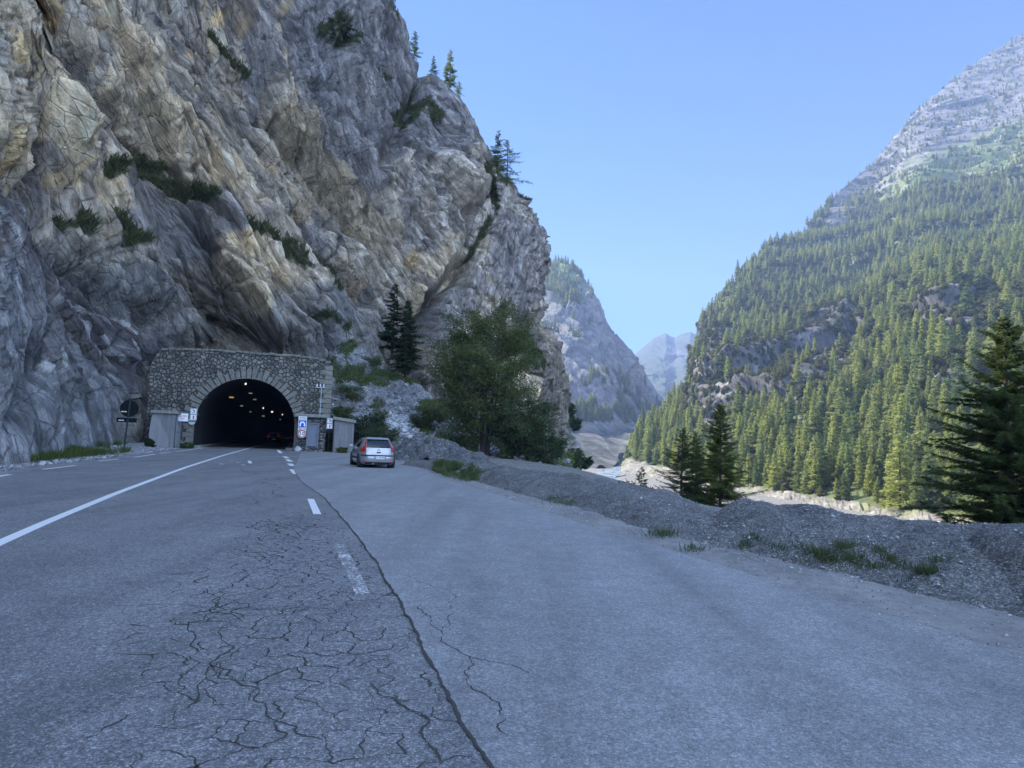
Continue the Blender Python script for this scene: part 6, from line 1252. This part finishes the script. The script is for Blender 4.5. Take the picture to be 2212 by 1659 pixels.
# ---- broad multi-stemmed tree in front of the cliff nose
def broad_tree(name, base, h, rad, label, mat, seed, stems=6, nl=60000, leaf=0.16, group=None, cat='tree', bark=None, lobes=60, low=0.1):
    rs = np.random.RandomState(seed); root = empty(name, base, 0, label, cat, group); tb = MB(); ends = []
    for s in range(stems):
        a = 2 * math.pi * s / stems + rs.uniform(-.4, .4); rr_ = rad * rs.uniform(0.1, 0.45) if stems > 1 else rad * .05; hh = h * rs.uniform(0.7, 0.95); pts = []
        for q in np.linspace(0, 1, 9): pts.append((math.cos(a) * rr_ * (0.12 + q ** 1.2) + rs.normal(0, .08), math.sin(a) * rr_ * (0.12 + q ** 1.2) + rs.normal(0, .08), hh * q - 0.2))
        tb.tube(pts, [h * 0.011 * (1 - q) + 0.012 for q in np.linspace(0, 1, 9)], 6)
        for b in range(16):
            q = rs.uniform(low, 0.97); i = min(int(q * 8), 7); p0 = np.array(pts[i]) + (np.array(pts[i + 1]) - np.array(pts[i])) * (q * 8 - i); aa = a + rs.normal(0, 1.2)
            zf = (p0[2] + .2) / h; env = rad * (math.sin(math.pi * min(max(zf * 0.82 + 0.18, 0), 1)) ** 0.6) ; Lb = max(env * rs.uniform(0.45, 0.9) , 0.1 * rad)
            e = p0 + np.array([math.cos(aa) * Lb, math.sin(aa) * Lb, Lb * rs.uniform(0.25, 0.75)]); mid = (p0 + e) / 2 + np.array([0, 0, -0.06 * Lb])
            tb.tube([tuple(p0), tuple(mid), tuple(e)], [0.02 + 0.010 * Lb, 0.014 + .004 * Lb, 0.006], 4, cap=False); ends += [(p0 * .45 + e * .55, Lb * .30), (p0 * .2 + e * .8, Lb * .26), (e, Lb * .22)]
    tb.build('trunk', bark or M_BARK, root); m_ = len(ends); ec = np.array([e[0] for e in ends]); er = np.array([e[1] for e in ends]); wgt = rs.uniform(0.3, 1.6, m_) * er ** 1.2; pick = rs.choice(m_, nl, p=wgt / wgt.sum())
    C = ec[pick] + rs.normal(0, 1, (nl, 3)) * er[pick][:, None] * (0.55, 0.55, 0.42); V, F_ = blades(C, rs.normal(0, 1, (nl, 3)) * (1, 1, .5) + (0, 0, -.25), leaf * rs.uniform(.6, 1.4, nl), leaf * .45 * rs.uniform(.7, 1.3, nl), rs, 0.2)
    mesh_np('crown', V, F_, mat, False, None, root); return root
tb_ = P(1048, 1003, 64); broad_tree('broadleaf_tree', tb_, hpx(368, 64) , 5.5, 'broad dark multi-stemmed tree standing before the nose of the cliff', M_LEAF, 61, 7, 52000, 0.22)
tb_ = P(1120, 1005, 62); broad_tree('broadleaf_tree', tb_, hpx(150, 62), 3.3, 'lower dark bushy tree right of the broad tree at the cliff foot', M_LEAF, 62, 6, 24000, 0.22, low=0.02)
tb_ = P(1178, 1008, 60); broad_tree('shrub', tb_, hpx(80, 60), 1.9, 'feathery green shrub between the cliff foot and the gravel bank', M_LEAF, 63, 6, 9000, 0.17, cat='shrub', low=0.02)
# shrubs
for px, py, hp, Y, wd, lb, mt, cat in [(790, 948, 62, 62, 1.7, 'dark rounded shrub on the scree above the concrete block', M_DARKN, 'shrub'), (822, 958, 38, 60, 1.6, 'green weeds heaped above the roof of the parked car', M_LEAF, 'shrub'), (912, 935, 52, 66, 1.3, 'dark shrub at the right end of the pale rubble heap', M_DARKN, 'shrub'),
        (760, 868, 42, 67, 1.5, 'shrub on the rock shoulder right of the portal top', M_LEAF, 'shrub'), (790, 800, 30, 74, 1.7, 'low shrub at the head of the scree gully', M_LEAF, 'shrub'), (822, 828, 30, 74, 2.0, 'wide green shrub below the tall open conifer', M_LEAF, 'shrub'), (940, 915, 34, 72, 1.8, 'mid green shrub left of the broad tree foot', M_LEAF, 'shrub'), (738, 905, 30, 64, 1.0, 'small shrub in the corner beside the portal masonry', M_LEAF, 'shrub'),
        (711, 972, 44, 60, 0.5, 'narrow weeds growing in the gap between hut and concrete block', M_LEAF, 'weeds'), (738, 976, 13, 57.5, 0.4, 'green weeds at the foot of the concrete block', M_GRASS, 'weeds'), (321, 967, 26, 51, 0.3, 'dark weeds in the gap between cliff and left shed', M_DARKN, 'weeds'), (404, 968, 16, 54, 0.45, 'small weeds between left shed and tunnel mouth', M_LEAF, 'weeds'),
        (1221, 1008, 34, 120, 1.6, 'bright yellow green bush catching the sun right of the cliff nose', M_BRIGHT, 'bush'), (1245, 1010, 44, 128, 1.5, 'grey green bush right of the bright bush', M_LEAF, 'bush'), (1262, 1012, 24, 130, 1.7, 'low bush trailing off toward the river gorge', M_LEAF, 'bush'),
        (1243, 930, 30, 200, 2.2, 'dark tree crown on the rock shoulder over the gorge', M_DARKN, 'bush'), (1232, 905, 40, 205, 1.6, 'greyish tree clinging to the rock shoulder beside the cliff', M_LEAF, 'bush')]:
    b = P(px, py, Y); broad_tree('shrub' if cat != 'weeds' else 'weeds', b, hpx(hp, Y), wd, lb, mt, int(px) + 7, 7, 4500 if Y < 100 else 2500, 0.14 if Y < 100 else 0.5, cat=cat, low=0.0)
for px, py, hp, Y in [(1338, 1040, 14, 24), (1352, 1041, 22, 24), (1368, 1044, 24, 24.2), (1392, 1050, 16, 24), (1403, 1053, 18, 24.2)]:
    b = P(px, py + 3, Y); zt_ = b.z + hpx(hp + 4, Y); b.z = min(b.z, gz_at(b.x, b.y)); broad_tree('shrub', b, zt_ - b.z, 0.16, 'short dark leafy shoots along the crest of the bank left of the larch pair', M_NLARCH, int(px), 5, 420, 0.055, 'leafy shoots behind the bank crest', 'shrub', low=0.0)
# ---- grass
def grass(pts, hmin, hmax, name, label, seed, w=0.012, lean=0.35, mat=M_GRASS):
    rs = np.random.RandomState(seed); pts = np.asarray(pts); n = len(pts); h = rs.uniform(hmin, hmax, n); D = np.c_[rs.normal(0, lean, n), rs.normal(0, lean, n), np.ones(n)]; D /= np.linalg.norm(D, axis=1, keepdims=True)
    V, F_ = blades(pts + D * h[:, None] * .45, D, h, w * rs.uniform(.7, 1.4, n), rs, 0); return tag(mesh_np(name, V, F_, mat), label=label, kind='stuff')
def scatter_px(blobs, n, rs, zf):
    out = []
    for (px, py, rx, ry, wgt) in blobs:
        k = int(n * wgt); c = G(px, py); X = []
        q = rs.normal(0, 1, (k, 2)); 
        for a, b in q:
            zz = 0.0
            for _ in range(5):
                g = G(px + a * rx, min(max(py + b * ry, 975), 1600), min(zz, 1.0)); zz = 0.5 * zz + 0.5 * float(zf([g.x], [g.y])[0])
            X.append((g.x, g.y))
        X = np.array(X); out.append(np.c_[X, zf(X[:, 0], X[:, 1])])
    return np.concatenate(out)
fb = BF.reshape(-1, 3)
_cell = {}
for i in range(0, len(fb), 3): _cell.setdefault((int(fb[i, 0] * 3), int(fb[i, 1] * 3)), fb[i, 2])
def zbank(X, Y): return np.array([max(0.0, _cell.get((int(a * 3), int(b * 3)), 0.0)) for a, b in zip(X, Y)])
rs = np.random.RandomState(77)
g1_ = scatter_px([(900, 1004, 26, 4, 1.0), (950, 1009, 25, 5, 0.9), (975, 1017, 26, 6, 1.5), (1012, 1030, 12, 4, 0.6), (880, 998, 30, 3, .6)], 7000, rs, zbank); g1_ = g1_[(fbm(g1_[:, 0] / 1.1, g1_[:, 1] / 1.6, o=3) > -0.22) & (g1_[:, 0] > poly_interp(ASPR, g1_[:, 1]) + 0.25)]; grass(g1_, 0.05, 0.34, 'grass', 'tangled green grass and weeds on the lay-by edge right of the parked car', 5, 0.02, 0.5, M_LEAF)
g2_ = scatter_px([(1225, 1087, 12, 4, .25), (1195, 1083, 10, 4, .2), (1820, 1212, 30, 6, 1.2), (1770, 1207, 25, 6, .7), (1900, 1222, 30, 6, .7), (2020, 1248, 32, 7, 1.0), (1620, 1180, 14, 5, .3), (1430, 1157, 18, 4, .3), (1700, 1190, 25, 6, .25), (1500, 1190, 15, 3, .1), (2100, 1262, 25, 4, .15), (1100, 1050, 15, 5, .15)], 1100, rs, zbank)
g2_ = g2_[g2_[:, 1] < 27]; grass(g2_, 0.04, 0.18, 'grass', 'dark weedy tufts at the foot of the gravel bank', 6, 0.010, 0.5, M_LEAF)
yv_ = rs.uniform(19, 50, 15000); dv_ = 1.0 + rs.gamma(2.2, 0.75, 15000); mv = fbm(yv_ / 4.2, dv_ / 3.0, o=3) > 0.05; yv_, dv_ = yv_[mv], dv_[mv]; xv_ = poly_interp(LEFTE, yv_) - dv_
grass(np.c_[xv_, yv_, 0.30 * sstep(.8, 4.5, dv_)], 0.12, 0.55, 'grass', 'rough green grass along the foot of the cliff on the left verge', 8, 0.03)
gi = np.argwhere((CLIFF_GR > 0.5)); gi = gi[rs.choice(len(gi), 26000)]; gp = Bc[gi[:, 0], gi[:, 1]] + rs.normal(0, .06, (26000, 3)); grass(gp, 0.35, 0.95, 'ledge_grass', 'dark green grass and low scrub on the ledges of the cliff', 9, 0.10, 0.6, M_LEDGE)
gi = np.argwhere(sg > 0.4); gi = gi[rs.choice(len(gi), 22000)]; gp = Sb2[gi[:, 0], gi[:, 1]] + rs.normal(0, .05, (22000, 3)); grass(gp, 0.2, 0.7, 'scree_grass', 'grass and low weeds growing through the scree', 10, 0.06, 0.6, M_LEAF)

# ------------------------------------------------------------------ forest on the mountain
protos = []
for i, (nm, mt, kw) in enumerate([
    ('larch_tree', M_LARCH, dict(seed=101, h=16, rad=2.9, nb=110, per=9, twig=3, leafL=1.25, leafW=0.30, droop=0.15)), ('larch_tree', M_LARCH, dict(seed=102, h=16, rad=2.5, nb=100, per=9, twig=3, leafL=1.15, leafW=0.32, droop=0.1, base=0.15)),
    ('larch_tree', M_LARCH, dict(seed=103, h=16, rad=3.4, nb=110, per=10, twig=3, leafL=1.3, leafW=0.30, droop=0.2, ragged=.35)), ('pine_tree', M_PINE, dict(seed=104, h=9, rad=3.3, nb=60, per=9, twig=4, leafL=1.3, leafW=0.42, droop=0.0, base=0.02, pw_=0.5, up=.3, ragged=.4))]):
    protos.append((nm, mt, kw))
rs = np.random.RandomState(99); nv_, nu_ = Mc_.shape[:2]
dA = np.linalg.norm(np.cross(np.gradient(Mc_, axis=1), np.gradient(Mc_, axis=0)), axis=2)
AX, AY = proj(Mc_[..., 0], Mc_[..., 1], Mc_[..., 2])
tdens = 1.0 - np.clip(rockall, 0, 1) * 0.93; tdens *= (1 - bankm); tdens *= np.where(AY < -60, 0, 1)
mead = np.clip(meadow + 0, 0, 1) if meadow.dtype != bool else meadow.astype(float)
tdens *= 1 - 0.92 * mead; tdens *= 0.35 + 0.9 * sstep(-0.45, 0.15, fbm(mx / 40 + 3, mz / 25 + my / 60, o=3)); tdens[-3:] *= 0.25
tdens *= (AX < 2330) & (AX > 1300)
pr = dA * tdens; pr = (pr / pr.sum()).ravel(); NT_ = 14000
ti = rs.choice(nv_ * nu_, NT_ * 2, p=pr); TP = Mc_.reshape(-1, 3)[ti]; TX, TY = AX.ravel()[ti], AY.ravel()[ti]
# thin out with a minimum spacing
cell = {}; keep = []
for i, p in enumerate(TP):
    key = (int(p[0] // 4.4), int(p[1] // 4.4))
    if key in cell: continue
    cell[key] = 1; keep.append(i)
keep = np.array(keep); TP, TX, TY = TP[keep], TX[keep], TY[keep]
krum = (fbm(TP[:, 0] / 30 + 50, TP[:, 1] / 60 + TP[:, 2] / 20, o=2) > 0.05) & (TY > 600) & (TY < 900) | (rs.rand(len(TP)) < 0.22)
krum &= ~((TY > 880) & (rs.rand(len(TP)) < 0.8))
size = np.clip(rs.normal(0.70, 0.25, len(TP)), 0.25, 1.35); size *= np.where(TY < 420, 0.75, 1.0)
near_o = np.argsort(-(np.where(krum, 9, 16) * size / TP[:, 1]) * ((TX < 2260) & (TX > 1330)))
IND = near_o[:290]; rest = np.setdiff1d(np.arange(len(TP)), IND)
lab = {'larch_tree': 'sunlit green larch in the wood on the slope across the river', 'pine_tree': 'low dark mountain pine on the slope across the river'}
made = {}
for i in IND:
    pi2 = 3 if krum[i] else int(rs.randint(0, 3)); nm, mt, kw = protos[pi2]; loc = tuple(TP[i] - (0, 0, 0.4)); g_ = 'larches in the wood across the river' if pi2 < 3 else 'mountain pines across the river'
    if pi2 not in made: r0 = conifer_tree(nm, loc, rs.uniform(0, 6.28), lab[nm], 'tree', mt, g_, **kw); r0.scale = (size[i],) * 3; made[pi2] = r0
    else: copy_tree(made[pi2], loc, rs.uniform(0, 6.28), float(size[i]))
for k in range(4):
    if k not in made: i = rest[0]; nm, mt, kw = protos[k]; made[k] = conifer_tree(nm, tuple(TP[i]), 0, lab[nm], 'tree', mt, 'larches in the wood across the river' if k < 3 else 'mountain pines across the river', **kw)
crowns = {k: [c for c in made[k].children if c.name.startswith('crown')][0] for k in made}
def scatter_gn(name, pts, scl, src, label, mat):
    me = bpy.data.meshes.new(name); me.vertices.add(len(pts)); me.vertices.foreach_set('co', np.asarray(pts, np.float32).ravel())
    a = me.attributes.new('scl', 'FLOAT', 'POINT'); a.data.foreach_set('value', np.asarray(scl, np.float32)); r_ = me.attributes.new('rot', 'FLOAT', 'POINT'); r_.data.foreach_set('value', rs.uniform(0, 6.28, len(pts)).astype(np.float32)); me.update()
    o = bpy.data.objects.new(name, me); COL.objects.link(o); g = bpy.data.node_groups.new(name, 'GeometryNodeTree'); g.interface.new_socket('Geometry', in_out='INPUT', socket_type='NodeSocketGeometry'); g.interface.new_socket('Geometry', in_out='OUTPUT', socket_type='NodeSocketGeometry')
    gi_, go = g.nodes.new('NodeGroupInput'), g.nodes.new('NodeGroupOutput'); ip = g.nodes.new('GeometryNodeInstanceOnPoints'); oi = g.nodes.new('GeometryNodeObjectInfo'); oi.inputs[0].default_value = src; oi.transform_space = 'ORIGINAL'; oi.inputs['As Instance'].default_value = True
    s1 = g.nodes.new('GeometryNodeInputNamedAttribute'); s1.data_type = 'FLOAT'; s1.inputs[0].default_value = 'scl'; s2 = g.nodes.new('GeometryNodeInputNamedAttribute'); s2.data_type = 'FLOAT'; s2.inputs[0].default_value = 'rot'; cx = g.nodes.new('ShaderNodeCombineXYZ')
    L_ = g.links.new; L_(gi_.outputs[0], ip.inputs['Points']); L_(oi.outputs['Geometry'], ip.inputs['Instance']); L_(s1.outputs[0], ip.inputs['Scale']); L_(s2.outputs[0], cx.inputs[2]); L_(cx.outputs[0], ip.inputs['Rotation']); L_(ip.outputs[0], go.inputs[0])
    md_ = o.modifiers.new('scatter', 'NODES'); md_.node_group = g; return tag(o, label=label, kind='stuff')
vr = np.where(krum[rest], 3, rs.randint(0, 3, len(rest)))
for k in range(4):
    q = rest[vr == k]; scatter_gn('forest', TP[q] - (0, 0, 0.4), size[q], crowns[k], 'dense conifer wood covering the sunlit slope across the river', None)
# low scrub fills the ground between the trees
ti = rs.choice(nv_ * nu_, 16000, p=pr); q = Mc_.reshape(-1, 3)[ti]; scatter_gn('undergrowth', q - (0, 0, .3), rs.uniform(0.10, 0.38, len(q)), crowns[3], 'low scrub between the trees of the slope', None)
ti = rs.choice(nv_ * nu_, 3600, p=(dA * rockall * (rk > 0)).ravel() / (dA * rockall * (rk > 0)).sum()); q = Mc_.reshape(-1, 3)[ti]; scatter_gn('undergrowth', q, rs.uniform(0.15, 0.45, len(q)), crowns[3], 'scrub clinging to the rock bands of the slope', None)
# far peak: woods on its shoulders
fa = np.linalg.norm(np.cross(np.gradient(Fc_, axis=1), np.gradient(Fc_, axis=0)), axis=2) * np.clip(fveg + gtop * 0.10, 0, 1); ti = rs.choice(fa.size, 1700, p=(fa / fa.sum()).ravel()); q = Fc_.reshape(-1, 3)[ti]
scatter_gn('forest', q - (0, 0, .5), rs.uniform(0.6, 1.1, len(q)), crowns[0], 'hazy conifer wood on the far peak across the gorge', None)
# ------------------------------------------------------------------ haze
hz = MB().box((300, 2150, 550), (5000, 5000, 1160)); hzo = hz.build('haze', [])
hm = bpy.data.materials.new('haze'); hm.use_nodes = True; hn = hm.node_tree; hn.nodes.clear(); ho = hn.nodes.new('ShaderNodeOutputMaterial'); hv = hn.nodes.new('ShaderNodeVolumePrincipled'); hv.inputs['Density'].default_value = 0.00021; hv.inputs['Color'].default_value = (0.42, 0.58, 1.0, 1); hv.inputs['Anisotropy'].default_value = 0.0; hn.links.new(hv.outputs[0], ho.inputs['Volume'])
hzo.data.materials.append(hm); tag(hzo, label='pale blue air of the gorge', kind='stuff')
hzo.location = (0, 0, 0)
